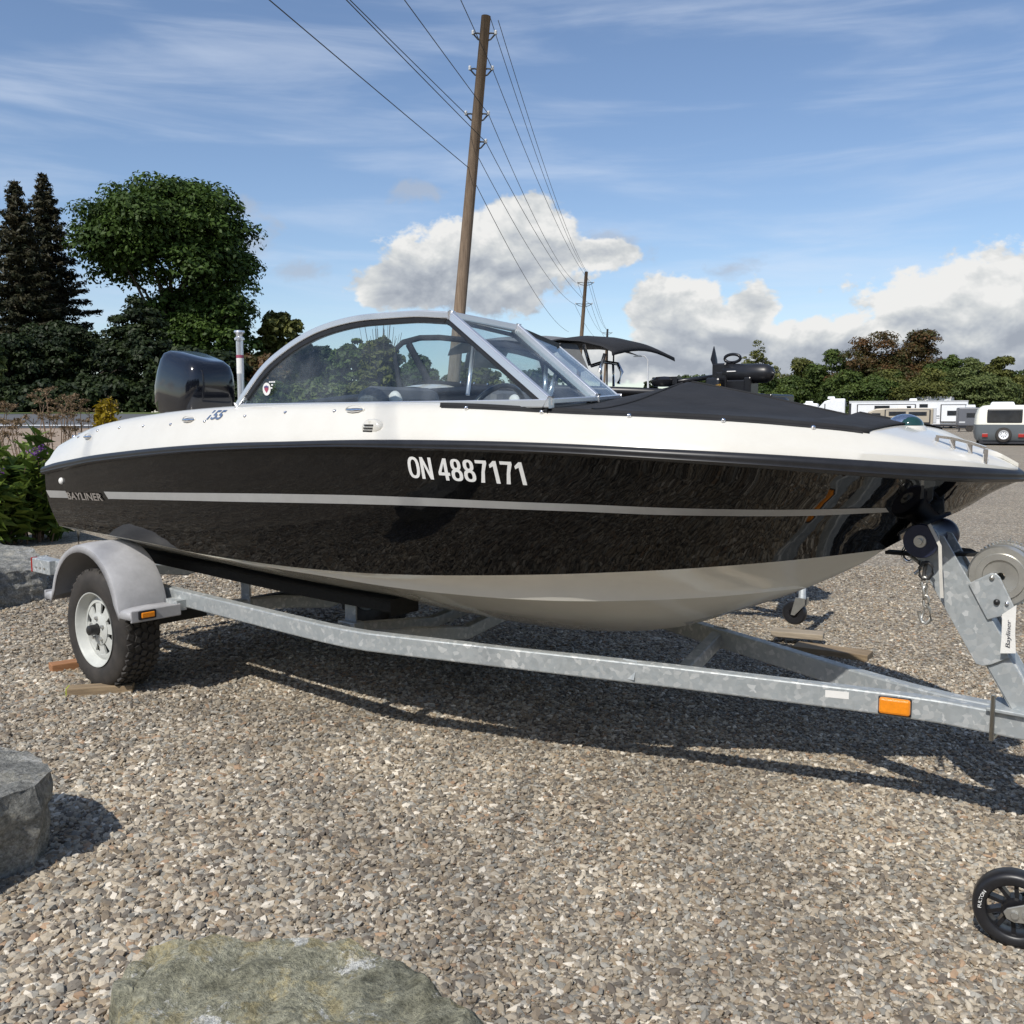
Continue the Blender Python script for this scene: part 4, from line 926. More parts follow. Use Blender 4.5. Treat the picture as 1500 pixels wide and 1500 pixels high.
# paper tag
tg = [on_y(*q, -.075) for q in ((1468, 900), (1489, 886), (1488, 905), (1487, 925), (1488, 957), (1465, 957), (1467, 935))]
tgo = MB().prism(tg, (0, 0, 0), (0, .0012, 0)).build('paper_tag', 'paper_white', trl)
A_, B_, C_ = on_y(1468.5, 949, -.0775), on_y(1470, 908, -.0775), on_y(1482, 949, -.0775)
text_mesh('tag_writing', 'Bayliner', 'ink', tgo, lambda u, v: tuple(A_ + (B_ - A_) * u + (C_ - A_) * (1 - v * .9) * .8), 1.0, -.004, .3)
# tongue jack with its caster wheel
JW = tol(gnd(1484, 1383)); JC = np.array([JW[0], JW[1], .099])
vdir = np.array([0, 0, 0]); cl_ = tol([0, 0, .1]); dv = cl_ - JC; dv[2] = 0; dv /= np.linalg.norm(dv); side = np.array([-dv[1], dv[0], 0])
ja = math.atan2(dv[1], dv[0]) + math.pi / 2
jm = Matrix.Translation(Vector(JC)) @ Matrix.Rotation(ja, 4, 'Z')
def jput(mb): mb.v = [tuple(jm @ Vector(v)) for v in mb.v]; return mb
jw = MB(); jw.lathe([(.066, -.022), (.070, -.027), (.086, -.029), (.094, -.026), (.099, -.016), (.099, .016), (.094, .026), (.086, .029), (.07, .027), (.066, .022)], (0, 0, 0), 'y', 56, close=True)
jo = jput(jw).build('jack_wheel', 'rubber_black', trl, smooth=True, angle=45)
sp_ = MB(); sp_.lathe([(.014, -.024), (.030, -.024), (.032, -.014), (.032, .014), (.030, .024), (.014, .024)], (0, 0, 0), 'y', 28)
for i in range(10):
    a = 2 * math.pi * i / 10 + .2; sp_.sect([(.028 * math.cos(a), 0, .028 * math.sin(a)), (.068 * math.cos(a + .12), 0, .068 * math.sin(a + .12))], .010, .026, (0, 1, 0))
jput(sp_).build('spokes', 'plastic_black', jo)
fk = MB()
for y0 in (-.040, .036): fk.prism([(x, y0, z) for x, z in ((-.018, .012), (-.026, 0), (-.018, -.016), (.0, -.022), (.03, -.018), (.12, .02), (.15, .06), (.15, .13), (.09, .13), (.05, .045))], (0, 0, 0), (0, .005, 0))
fk.box((.12, 0, .132), (.075, .084, .008)); jput(fk).build('jack_fork', 'zinc', jo, bevel=.002)
bl = MB(); bl.lathe([(.0001, -.050), (.009, -.050), (.010, -.046), (.010, -.038)], (0, 0, 0), 'y', 8); bl.lathe([(.0001, -.046), (.012, -.046), (.012, -.038)], (.028, 0, .004), 'y', 12); jput(bl).build('axle_bolt', 'zinc', jo)
tb_ = MB(); tb_.lathe([(.026, .135), (.026, .42)], (.12, 0, 0), 'z', 24); tb_.lathe([(.034, .33), (.034, .78), (.0001, .79)], (.12, 0, 0), 'z', 24); jput(tb_).build('jack_tube', 'galvanised', jo, smooth=True, angle=50)
jt = np.array((jm @ Vector((.12, 0, .36)))[:]); MB().sect([tuple(jt), (jt[0] + .05, -.06, .40)], .05, .07).build('jack_arm', 'galvanised', trl)
def jtext(u, v):
    a = math.pi - .42 + .84 * (u - .5) * -1 ; r = .077 + .011 * v
    a = math.pi * .93 - (u - .5) * .62
    return tuple(jm @ Vector((r * math.cos(a), -.0296, r * math.sin(a))))
text_mesh('wheel_lettering', 'FULTON', 'decal_white', jo, jtext, 1.0, .01)

# ================================================================== things lying around
def wblock(name, label, c, d, rz, m, end=None, group=None, rx=0.0):
    o = MB().box((0, 0, 0), d).build(name, m, None, bevel=.004); o.location = tuple(map(float, c)); o.rotation_euler = (rx, 0, rz); tag(o, label, 'wood block', group)
    if end:
        e = MB().box((-d[0] / 2 - .001, 0, 0), (.004, d[1] * .98, d[2] * .98)).build('painted_end', end, o)
    return o
a, b = gnd(95, 1022), gnd(192, 1016); c_ = (a + b) / 2 + np.array([.0, .035, .022])
wblock('wood_block', 'weathered wood chock with a yellow-green painted end in front of the trailer tyre', c_, (float(np.linalg.norm(b - a)), .075, .042), math.atan2(b[1] - a[1], b[0] - a[0]), 'wood_weathered', 'yellow_paint')
a = gnd(78, 985); c_ = a + np.array([.10, .10, .022])
wblock('wood_block', 'orange-brown wood chock behind the trailer tyre', c_, (.30, .085, .045), R(38), 'wood_orange')
c_ = gnd(1222, 962) + np.array([0, .04, .02])
wblock('wood_board', 'brown board lying on gravel, lower of two under the far jack wheel', c_, (.42, .14, .04), R(-33), 'wood_weathered')
c_ = gnd(1170, 944) + np.array([0, .03, .058])
wblock('wood_board', 'pale board resting under the far jack wheel', c_, (.30, .12, .034), R(-22), 'wood_pale')

# boulders
import bmesh
def boulder(name, label, poly, zt, m, seed, rough=.05, skirt=.05, tilt=(0, 0), under=0.0):
    """broken block: outline on the ground, faceted sides, uneven top"""
    rnd = random.Random(seed); n = len(poly); c = np.mean(np.array(poly)[:, :2], axis=0)
    bm = bmesh.new(); rings = []
    for lev, (f, z) in enumerate(((1.06 - under, -.06), (1.04 - under * .6, zt * .3), (1.0, zt * .72), (.965 + under * .2, zt * .93), (.90 + under * .35, zt))):
        r = []
        for i, p in enumerate(poly):
            j = 1 + rnd.uniform(-.03, .03)
            x, y = c[0] + (p[0] - c[0]) * f * j, c[1] + (p[1] - c[1]) * f * j
            zz = z + (tilt[0] * (x - c[0]) + tilt[1] * (y - c[1])) * (z / zt if z > 0 else 0) + rnd.uniform(-.02, .02) * (lev > 0)
            r.append(bm.verts.new((x, y, zz)))
        rings.append(r)
    for a, b in zip(rings[:-1], rings[1:]):
        for i in range(n): bm.faces.new((a[i], a[(i + 1) % n], b[(i + 1) % n], b[i]))
    bm.faces.new(rings[-1]); bm.faces.new(list(reversed(rings[0])))
    bmesh.ops.triangulate(bm, faces=bm.faces[:])
    for cuts in range(5): bmesh.ops.subdivide_edges(bm, edges=[e for e in bm.edges if e.calc_length() > .028], cuts=1, use_grid_fill=True)
    from mathutils import noise
    bm.normal_update()
    for v in bm.verts:
        q = v.co * 11 + Vector((seed * 7.1, 0, 0)); h = noise.fractal(q, .9, 2.1, 5) * rough * .45
        st = abs(noise.noise(v.co * 2.3 + Vector((0, seed, 0)))) * rough * .9
        lam = (noise.noise(Vector((v.co.x * 2, v.co.y * 2, v.co.z * 26 + seed))) * .010)
        v.co += v.normal * (h - st + lam * (1 - abs(v.normal.z)))
    bmesh.ops.recalc_face_normals(bm, faces=bm.faces[:])
    me = bpy.data.meshes.new(name); bm.to_mesh(me); bm.free(); me.materials.append(MATS[m]); me.shade_smooth(); me.set_sharp_from_angle(angle=R(32))
    o = bpy.data.objects.new(name, me); col.objects.link(o)
    for v in me.vertices: v.co -= Vector((c[0], c[1], 0))
    o.location = (c[0], c[1], 0); return tag(o, label, 'boulder')
def gp(z, *qs): return [tuple(gnd(px, py, z)[:2]) for px, py in qs]
boulder('boulder', 'broad flat-topped greenish boulder with white lichen patches, low in the gravel', gp(.20, (172, 1450), (215, 1398), (300, 1384), (440, 1378), (560, 1392), (640, 1440), (700, 1500), (690, 1600), (500, 1700), (300, 1690), (190, 1590)), .20, 'rock_green', 3, .055)
boulder('boulder', 'tall grey block of rock with a dark shaded face beside the gravel shadow', gp(.25, (82, 1132), (66, 1106), (20, 1093), (-60, 1090), (-170, 1110), (-210, 1190), (-110, 1230), (0, 1178), (56, 1160)), .25, 'rock_grey', 5, .032, under=.17)
boulder('boulder', 'flat grey slab of rock behind the trailer rear end', gp(.27, (66, 816), (50, 801), (0, 796), (-70, 798), (-110, 830), (-60, 850), (0, 836), (62, 826)), .27, 'rock_grey', 8, .04)

# ================================================================== vegetation
def leaf_mesh(name, m, parent, C, nrm, size, asp=1.6, tint=None, rs=0, curl=.15):
    r = np.random.default_rng(rs); n = len(C); nrm = nrm + r.normal(0, .55, (n, 3)); nrm /= np.linalg.norm(nrm, axis=1, keepdims=True) + 1e-9
    t = np.cross(nrm, r.normal(0, 1, (n, 3))); t /= np.linalg.norm(t, axis=1, keepdims=True) + 1e-9; b = np.cross(nrm, t)
    s = (size * (.6 + .8 * r.random(n)))[:, None] if np.ndim(size) == 0 else size[:, None]
    V = np.stack([C - t * s * asp * .5, C + b * s * .42 + nrm * s * curl, C + t * s * asp * .5, C - b * s * .42 + nrm * s * curl], 1).reshape(-1, 3)
    me = bpy.data.meshes.new(name); me.vertices.add(4 * n); me.vertices.foreach_set('co', V.astype(np.float32).ravel())
    me.loops.add(4 * n); me.loops.foreach_set('vertex_index', np.arange(4 * n, dtype=np.int32)); me.polygons.add(n); me.polygons.foreach_set('loop_start', np.arange(0, 4 * n, 4, dtype=np.int32))
    try: me.polygons.foreach_set('loop_total', np.full(n, 4, dtype=np.int32))
    except Exception: pass
    me.update(calc_edges=True); me.validate()
    tv = r.random(n) if tint is None else tint
    a = me.attributes.new('tint', 'FLOAT', 'POINT'); a.data.foreach_set('value', np.repeat(np.clip(tv, 0, 1), 4).astype(np.float32))
    me.materials.append(MATS[m]); o = bpy.data.objects.new(name, me); col.objects.link(o); o.parent = parent; return o
def rand_dir(r, n): d = r.normal(0, 1, (n, 3)); return d / np.linalg.norm(d, axis=1, keepdims=True)
def tree(name, label, base, h, w, m, seed, nl=9000, leaf=.28, lobes=None, bot=.18, trunk=True, group=None, sparse=1.0, cat='tree', dense=1.0):
    """tapered trunk, limbs and a crown of leaf clumps; lobes = (x, z, rx, rz) in units of width and height"""
    r = np.random.default_rng(seed); root = thing(name, label, cat, base, 0, group)
    lobes = lobes or [(0, .5 + bot / 2, .5, (1 - bot) / 2)]
    vol = np.array([l[2] * l[2] * l[3] for l in lobes]); vol = vol / vol.sum()
    cl = []; R_ = []
    ncl = int(120 * dense)
    for l, f in zip(lobes, vol):
        n = max(6, int(ncl * f)); d = rand_dir(r, n * 2); d[:, 2] = np.where(d[:, 2] < -.5, -d[:, 2], d[:, 2]); d = d[:n]
        rad = (.45 + .55 * r.random(n) ** .5) * (1 + .10 * r.normal(0, 1, n)); c = d * rad[:, None] * np.array([l[2] * w, l[2] * w, l[3] * h]) * .88 + np.array([l[0] * w, r.normal(0, .05) * w, l[1] * h])
        cl.append(c); R_.append(np.full(n, .0) + w * .085 * (.7 + .7 * r.random(n)))
    cl = np.concatenate(cl); R_ = np.concatenate(R_)
    per = np.maximum(4, (nl * R_ ** 2 / (R_ ** 2).sum()).astype(int)); C = []; Nn = []; T = []
    for c, q, k_ in zip(cl, R_, per):
        d = rand_dir(r, k_); d[:, 2] = np.where(r.random(k_) < .72, np.abs(d[:, 2]), d[:, 2]); rr_ = q * (.55 + .5 * r.random(k_))[:, None]
        C.append(c + d * rr_ * np.array([1.15, 1.15, .8])); Nn.append(d + np.array([0, 0, .5])); T.append(np.clip(r.normal(.5, .22) + r.normal(0, .2, k_), 0, 1))
    C = np.concatenate(C); keep = C[:, 2] > .02 * h
    leaf_mesh('crown', m, root, C[keep], np.concatenate(Nn)[keep], leaf, 1.5, np.concatenate(T)[keep], seed)
    tr = MB(); top = np.array([lobes[0][0] * w * .6, 0, h * .72]); tk = max(.06, h * .020)
    pts_ = [np.array([0, 0, -.15]), np.array([.02 * w, 0, h * .16]), np.array([-.01 * w, .01 * w, h * .38]), top]
    tr.tube(pts_, [tk * 1.35, tk, tk * .75, tk * .2], 9)
    for i in r.choice(len(cl), min(len(cl), 16), replace=False):
        z0 = h * r.uniform(.18, .5); p0 = np.array([0, 0, z0]); p2 = cl[i]; p1 = (p0 + p2) / 2 + np.array([0, 0, .06 * h])
        tr.tube([p0, p1, p2], [tk * .42, tk * .28, tk * .08], 6)
    tr.build('trunk', 'bark', root, smooth=True); return root
def bp(px, Y): x = (px - 750) / F * Y; return (x, Y, ter(x, Y))
def ht(py, Y, b): return at(750, py, Y)[2] - b[2]
def T(name, label, px, py, wpx, Y, m, seed, **kw):
    b = bp(px, Y); return tree(name, label, b, ht(py, Y, b), wpx / F * Y, m, seed, **kw)
def spruce(label, px, py, wpx, Y, seed, n=15000, m='leaf_spruce'):
    b = bp(px, Y); h = ht(py, Y, b); w = wpx / F * Y; r = np.random.default_rng(seed); root = thing('spruce_tree', label, 'tree', b, 0, 'tall spruces beyond the road')
    C = []; Nn = []; T_ = []; tr = MB(); tr.tube([(0, 0, -.1), (0, 0, h * .5), (0, 0, h * .99)], [h * .016, h * .010, .01], 8)
    z = h * .06
    while z < h * .985:
        t = z / h; L = w * .5 * (1 - t) ** .82 * (1.0 if t > .15 else .85) + .10
        nb = int(7 + 5 * (1 - t)); ph = r.random() * 6.28
        for i in range(nb):
            if r.random() < .10: continue
            a = ph + 6.283 * i / nb + r.normal(0, .18); l = L * r.uniform(.62, 1.18); dx, dy = math.cos(a), math.sin(a); droop = r.uniform(.10, .30)
            tip = np.array([dx * l, dy * l, z - droop * l + .10 * l])
            if l > .5: tr.tube([(0, 0, z), (dx * l * .55, dy * l * .55, z - droop * l * .8), tuple(tip)], [.035 * l ** .5, .02, .008], 4)
            k_ = max(8, int(60 * l)); u = r.random(k_) ** .7
            p = np.stack([dx * l * u, dy * l * u, z - droop * l * (1 - (1 - u) ** 2) + .10 * l * u ** 3], 1)
            sp = .20 * l * (1.05 - u) + .06; p += np.stack([-dy * r.normal(0, 1, k_) * sp, dx * r.normal(0, 1, k_) * sp, -np.abs(r.normal(0, .11, k_)) - .02], 1)
            C.append(p); Nn.append(np.tile([dx * .4, dy * .4, .7], (k_, 1))); T_.append(np.clip(r.normal(.35, .22) + r.normal(0, .15, k_) + .25 * t, 0, 1))
        z += h * .017 + .10 * (1 - t)
    C = np.concatenate(C); leaf_mesh('crown', m, root, C, np.concatenate(Nn), .12, 2.4, np.concatenate(T_), seed); tr.build('trunk', 'bark', root, smooth=True); return root
spruce('tall brownish spruce with a thin pointed top, shorter of the spruce pair', 42, 258, 185, 56, 1)
spruce('tallest dark spruce between the other spruce and the big round maple', 82, 248, 195, 60, 2)
spruce('broad dark spruce at the outer end of the row beyond the road', -52, 330, 170, 58, 3)
T('maple_tree', 'big round-crowned green broadleaf tree towering over the road', 262, 268, 262, 60, 'leaf_maple', 11, nl=95000, leaf=.19, dense=3.4, lobes=[(-.02, .70, .40, .29), (.27, .52, .22, .28), (-.20, .68, .25, .22), (.12, .80, .26, .19), (.22, .30, .24, .22), (.0, .36, .22, .2)], group='trees beyond the road')
T('cedar_tree', 'dark bushy cedar with a pointed olive top under the big tree', 205, 428, 130, 50, 'leaf_cedar', 12, nl=30000, leaf=.14, lobes=[(0, .30, .5, .36), (.0, .55, .36, .3), (.05, .76, .2, .25)], group='trees beyond the road')
T('cedar_tree', 'dark dense cedar at the foot of the spruces', 118, 455, 160, 52, 'leaf_cedar', 13, nl=30000, leaf=.14, lobes=[(0, .42, .5, .44), (-.2, .6, .25, .3)], group='trees beyond the road')
T('cedar_tree', 'wide dark evergreen mass below the outer spruce', 20, 470, 170, 50, 'leaf_cedar', 14, nl=30000, leaf=.14, lobes=[(0, .42, .5, .44)], group='trees beyond the road')
T('broadleaf_bush', 'dark green undergrowth behind the outboard motor', 300, 508, 170, 49, 'leaf_cedar', 15, nl=12000, leaf=.22, lobes=[(0, .45, .5, .5)], cat='bush', group='bushes beyond the road')
T('broadleaf_bush', 'dark rusty green bush just behind the ski pole', 385, 512, 100, 50, 'leaf_red', 16, nl=8000, leaf=.22, lobes=[(0, .45, .5, .5)], cat='bush', group='bushes beyond the road')
for i_, (px, py, w, lb) in enumerate(((150, 545, 120, 'dark low undergrowth at the foot of the cedars'), (235, 540, 120, 'dark low undergrowth below the big round tree'), (330, 545, 120, 'dark low undergrowth beyond the outboard motor'), (60, 550, 120, 'dark low undergrowth below the spruce pair'), (-30, 545, 120, 'dark low undergrowth at the outer end of the tree row'), (420, 548, 110, 'dark low undergrowth beside the brown-roofed house'))):
    T('undergrowth_bush', lb, px, py, w, 47.5, 'leaf_cedar', 140 + i_, nl=9000, leaf=.17, lobes=[(0, .22, .55, .5), (.2, .4, .3, .4)], cat='bush', group='bushes beyond the road')
T('olive_tree', 'small olive-green round tree rising behind the windscreen curve', 415, 458, 84, 62, 'leaf_olive', 17, nl=9000, leaf=.26, lobes=[(0, .72, .5, .27), (-.1, .45, .4, .3)], group='trees beyond the road')
T('pale_tree', 'light green leafy tree at the very end of the spruce row', -14, 470, 50, 40, 'leaf_pale', 18, nl=5000, leaf=.2, group='trees beyond the road')
for px, py, w, Y, m, sd, lb in ((476, 505, 70, 64, 'leaf_cedar', 21, 'dark blue-green tree seen through the windscreen'), (520, 500, 84, 60, 'leaf_green', 22, 'leafy tree beside the bare-twigged tree seen through the windscreen'), (560, 492, 76, 56, 'leaf_olive', 23, 'tree with bare upper twigs seen through the windscreen'),
                            (615, 520, 70, 60, 'leaf_green', 24, 'low leafy tree behind the neighbouring boat canopy'), (690, 530, 90, 70, 'leaf_olive', 25, 'small olive tree behind the leaning utility pole'), (780, 540, 90, 75, 'leaf_green', 26, 'distant green tree behind the black canopy')):
    t_ = T('broadleaf_tree', lb, px, py, w, Y, m, sd, nl=6000, leaf=.24, group='trees seen through the windscreen')
    if sd == 23:
        h_ = ht(py, Y, bp(px, Y)); r = random.Random(5); tw = MB()
        for i in range(26):
            a = r.uniform(0, 6.28); q = r.uniform(.05, .5) * w / F * Y; z0 = h_ * r.uniform(.55, .8); tw.tube([(0, 0, h_ * .5), (q * .6 * math.cos(a), q * .6 * math.sin(a), z0), (q * math.cos(a), q * math.sin(a), h_ * r.uniform(.95, 1.16))], [.04, .025, .012], 4)
        tw.build('bare_twigs', 'bark', t_)
for px, py, w, Y, m, sd, lb in ((470, 555, 90, 44, 'leaf_pale', 31, 'pale green shrub low behind the windscreen'), (545, 560, 110, 42, 'leaf_olive', 32, 'olive shrub behind the driver seat'), (400, 560, 60, 44, 'leaf_green', 33, 'green shrub behind the inspection sticker')):
    T('shrub', lb, px, py, w, Y, m, sd, nl=5000, leaf=.2, lobes=[(0, .45, .5, .5)], cat='bush', trunk=False, group='shrubs seen through the windscreen')
right = [(1110, 500, 62, 150, 'leaf_olive', 'slim olive tree directly behind the trolling motor'), (1010, 540, 60, 150, 'leaf_green', 'small green tree left behind the cover peak'), (951, 546, 30, 150, 'leaf_cedar', 'small dark tree beside the street lamp'), (1165, 526, 110, 140, 'leaf_olive', 'olive-brown tree between the trolling motor and the trailers'),
         (1225, 512, 110, 135, 'leaf_green', 'fresh green tree beside the reddening tree'), (1285, 487, 150, 130, 'leaf_red', 'large reddening broadleaf tree, greenest at its top'), (1345, 483, 140, 132, 'leaf_red', 'tall red-brown tree joined to the reddening one'), (1390, 520, 100, 128, 'leaf_green', 'mid green tree right of the reddening pair'),
         (1420, 526, 100, 135, 'leaf_pale', 'pale green feathery tree behind the grey trailer'), (1455, 520, 84, 126, 'leaf_olive', 'thin-crowned yellowish tree above the two-tone camper'), (1500, 538, 110, 130, 'leaf_green', 'low green tree behind the two-tone camper'), (1195, 538, 90, 138, 'leaf_green', 'bushy green tree above the white motorhome'), (1560, 530, 110, 130, 'leaf_olive', 'olive tree beyond the two-tone camper'), (1425, 540, 120, 122, 'leaf_pale', 'bushy pale growth above the grey trailer roof'), (1330, 540, 140, 124, 'leaf_olive', 'olive undergrowth behind the white trailer roofs'), (1140, 548, 100, 130, 'leaf_green', 'green undergrowth beside the trolling motor mount'), (1260, 540, 130, 126, 'leaf_green', 'green undergrowth above the tan camper')]
for i, (px, py, w, Y, m, lb) in enumerate(right):
    rq = random.Random(i + 3); lobes = [(0, .4, .5, .45), (.22, .62, .25, .3), (-.2, .66, .22, .3)] if py > 530 else [(rq.uniform(-.1, .1), .84, .17, .15), (.05, .36, .42, .3)] + [(u_ := rq.uniform(-.36, .36), rq.uniform(.5, .82) - .3 * abs(u_), rq.uniform(.12, .2), rq.uniform(.12, .18)) for _ in range(8)]
    T('shrub' if 'growth' in lb else 'broadleaf_tree', lb, px, py, w, Y, m, 50 + i, nl=34000 if w > 70 else 9000, leaf=.24, lobes=lobes, bot=.06, cat='bush' if 'growth' in lb else 'tree', group='trees behind the parked trailers', dense=1.3)

# planting beside the lot: lance-leaved perennials with purple flowers, dry seed heads, a yellow shrub
def leafy(label, base, h, w, n, m, seed, flowers=0, leaf=.09, cat='bush', name='leafy_perennial', grp='plants in the bed by the road'):
    r = np.random.default_rng(seed); root = thing(name, label, cat, base, 0, grp); ns = 34; st = MB(); C = []; Nn = []; T_ = []; tips = []
    for i in range(ns):
        a = r.random() * 6.283; q = w * .5 * r.random() ** .5; b0 = np.array([q * .5 * math.cos(a), q * .5 * math.sin(a), 0]); hh = h * r.uniform(.7, 1.05) * (1 - .35 * (q / (w * .5)) ** 2); tip = np.array([q * math.cos(a), q * math.sin(a), hh]); tips.append(tip)
        st.tube([tuple(b0), tuple((b0 + tip) / 2 + np.array([0, 0, .04])), tuple(tip)], [.008, .006, .003], 5)
        k_ = n // ns; u = r.uniform(.12, 1, k_); p = b0 + (tip - b0) * u[:, None]; an = r.random(k_) * 6.283; l = leaf * r.uniform(.5, 1.0, k_); dd = np.stack([np.cos(an), np.sin(an), r.uniform(-.3, .5, k_)], 1)
        C.append(p + dd * l[:, None] * .9); Nn.append(np.stack([-dd[:, 0] * .5, -dd[:, 1] * .5, np.ones(k_)], 1)); T_.append(np.clip(r.normal(.4, .25, k_) * (.4 + .8 * u), 0, 1))
    leaf_mesh('leaves', m, root, np.concatenate(C), np.concatenate(Nn), leaf, 2.9, np.concatenate(T_), seed)
    st.build('stems', 'stem_brown', root)
    if flowers:
        F_ = []
        for i in r.choice(ns, flowers, replace=False): F_.append(tips[i] + np.array([0, 0, .03]) + r.normal(0, .04, (110, 3)))
        F_ = np.concatenate(F_); leaf_mesh('flowers', 'petal_purple', root, F_, np.tile([0, -.3, 1.0], (len(F_), 1)), .022, 1.3, None, seed)
    return root
def wb(px, py): p = gnd(px, py); return (p[0], p[1], 0.0)
leafy('lush lance-leaved green plant with purple flowers at the stern', wb(52, 792), 1.15, 1.25, 1500, 'leaf_hedge', 1, 6)
leafy('lance-leaved green plant with yellowing tips beside the purple flowers', wb(-20, 800), 1.05, 1.2, 1300, 'leaf_hedge', 2, 2)
leafy('tall leafy green plant half hidden behind the stern', (wb(105, 770)[0], wb(105, 770)[1], 0), .95, 1.1, 1200, 'leaf_hedge', 3, 3)
leafy('low green leafy plant behind the flat grey rock slab', (-7.4, 11.0, 0), 1.0, 1.3, 1000, 'leaf_hedge', 6, 0)
def dry(label, base, h, w, seed, n=9):
    r = np.random.default_rng(seed); root = thing('dry_plant', label, 'plant', base, 0, 'dry seed heads by the road'); st = MB(); C = []
    for i in range(n):
        a = r.random() * 6.283; q = w * .5 * r.random() ** .6; tip = np.array([q * math.cos(a), q * math.sin(a), h * r.uniform(.55, 1)]); st.tube([(q * .2 * math.cos(a), q * .2 * math.sin(a), 0), tuple(tip * np.array([.6, .6, .55])), tuple(tip)], [.012, .009, .005], 5)
        for j in range(6):
            b_ = r.random() * 6.283; e = tip + np.array([math.cos(b_) * .12, math.sin(b_) * .12, r.uniform(.0, .07)]); st.tube([tuple(tip - np.array([0, 0, .10])), tuple(e)], .003, 4); C.append(e + r.normal(0, .024, (26, 3)) * np.array([1.3, 1.3, .6]))
        C.append(r.normal(0, .05, (9, 3)) * np.array([1, 1, 4]) + tip * np.array([.7, .7, .55]))
    C = np.concatenate(C); leaf_mesh('seed_heads', 'leaf_dry', root, C, np.tile([0, 0, 1.0], (len(C), 1)), .026, 1.5, None, seed); st.build('stems', 'stem_brown', root)
for i, (px, Y, h, w, lb) in enumerate(((38, 15, 1.75, 1.3, 'tall dry brown umbel plant standing above the purple flowers'), (85, 16, 1.75, 1.2, 'dry brown seed-head plant between the tall umbel plant and the yellow shrub'), (122, 17.5, 1.75, 1.2, 'dense dry brown plant touching the yellow shrub'), (-10, 16, 1.6, 1.2, 'low dry plant at the outer end of the bed'), (150, 16.5, 1.15, 1.0, 'short dry growth below the yellow shrub'))):
    x = (px - 750) / F * Y; dry(lb, (x, Y, ter(x, Y)), h, w, 70 + i)
def yshrub():
    Y = 14; x = (160 - 750) / F * Y; b = (x, Y, ter(x, Y)); r = np.random.default_rng(9); root = thing('yellow_shrub', 'small bright yellow upright shrub by the road', 'bush', b); st = MB(); C = []; Nn = []
    hh = at(750, 572, Y)[2] - b[2]
    for i in range(46):
        a = r.random() * 6.283; q = .26 * r.random() ** .5; tip = np.array([q * math.cos(a), q * math.sin(a), hh * (1 - .45 * (q / .26) ** 1.5) * r.uniform(.85, 1.05)]); st.tube([(tip[0] * .3, tip[1] * .3, 0), tuple(tip)], [.008, .003], 4)
        u = r.uniform(.3, 1, 90)[:, None]; C.append(tip * u * np.array([1, 1, 1]) + r.normal(0, .022, (90, 3))); Nn.append(np.tile([tip[0], tip[1], .3], (90, 1)))
    C = np.concatenate(C); leaf_mesh('leaves', 'leaf_yellow', root, C, np.concatenate(Nn), .045, 2.4, None, 9); st.build('stems', 'stem_brown', root)
yshrub()

# ================================================================== poles, wires, lamp
def pole(px0, py0, px1, py1, Y, r0, r1, label, arms):
    """from its (hidden) foot up to the top: leans a little, as in the row along the road"""
    b = at(px0, py0, Y); t = at(px1, py1, Y); d = (t - b) / (t[2] - b[2]); foot = b - d * b[2] + d * (-.3); foot[2] = -.3
    root = thing('utility_pole', label, 'utility pole', (foot[0], foot[1], 0), 0, 'leaning utility poles along the road'); o = np.array([foot[0], foot[1], 0])
    MB().tube([tuple(foot - o), tuple((foot + t) / 2 - o), tuple(t - o)], [r0, (r0 + r1) / 2, r1], 16).build('shaft', 'pole_wood', root, smooth=True)
    ends = []
    for (py, sides) in arms:
        z = at(px0, py, Y)[2]; c = b + d * (z - b[2])
        for s in sides:
            ln = .30 if Y < 40 else .6; e = c + np.array([s * ln, 0, .05]); a = MB()
            a.tube([tuple(c - o), tuple(c + np.array([s * ln * .55, 0, .06]) - o), tuple(e - o)], .022, 6); a.tube([tuple(c - np.array([0, 0, .16]) - o), tuple(c + np.array([s * ln * .55, 0, -.10]) - o), tuple(e - o)], .022, 6)
            ao = a.build('insulator_bracket', 'wire_dark', root, smooth=True)
            i_ = MB(); i_.lathe([(.0001, .09), (.03, .08), (.045, .05), (.03, .03), (.045, 0), (.03, -.03)], tuple(e - o), 'z', 10); i_.build('insulator', 'rv_lightgrey', ao, smooth=True)
            ends.append(e)
    return t, ends, (b, d)
Y1, Y2, Y3 = 26.0, 70.0, 118.0
t1, e1, bd1 = pole(672, 470, 712, 24, Y1, .185, .125, 'tall leaning wooden utility pole rising behind the windscreen', [(104, (-1, 1)), (170, (-1, 1)), (211, (1,)), (52, (-1, 1))])
t2, e2, bd2 = pole(852, 490, 859, 398, Y2, .18, .12, 'second wooden utility pole down the line, beyond the black canopy', [(415, (-1, 1)), (446, (-1, 1))])
t3, e3, bd3 = pole(888, 515, 890, 482, Y3, .17, .12, 'farthest thin utility pole of the line', [(488, (-1, 1)), (498, (-1, 1))])
def wire(a, b, sag, label, r=.012):
    P_ = [a + (b - a) * t - np.array([0, 0, sag * 4 * t * (1 - t)]) for t in np.linspace(0, 1, 25)]; m_ = MB(); m_.tube([tuple(p) for p in P_], r, 5); tag(m_.build('power_line', 'wire_dark', smooth=True), label, 'power line', 'overhead power lines')
p2 = lambda px, py: at(px, py, Y2)
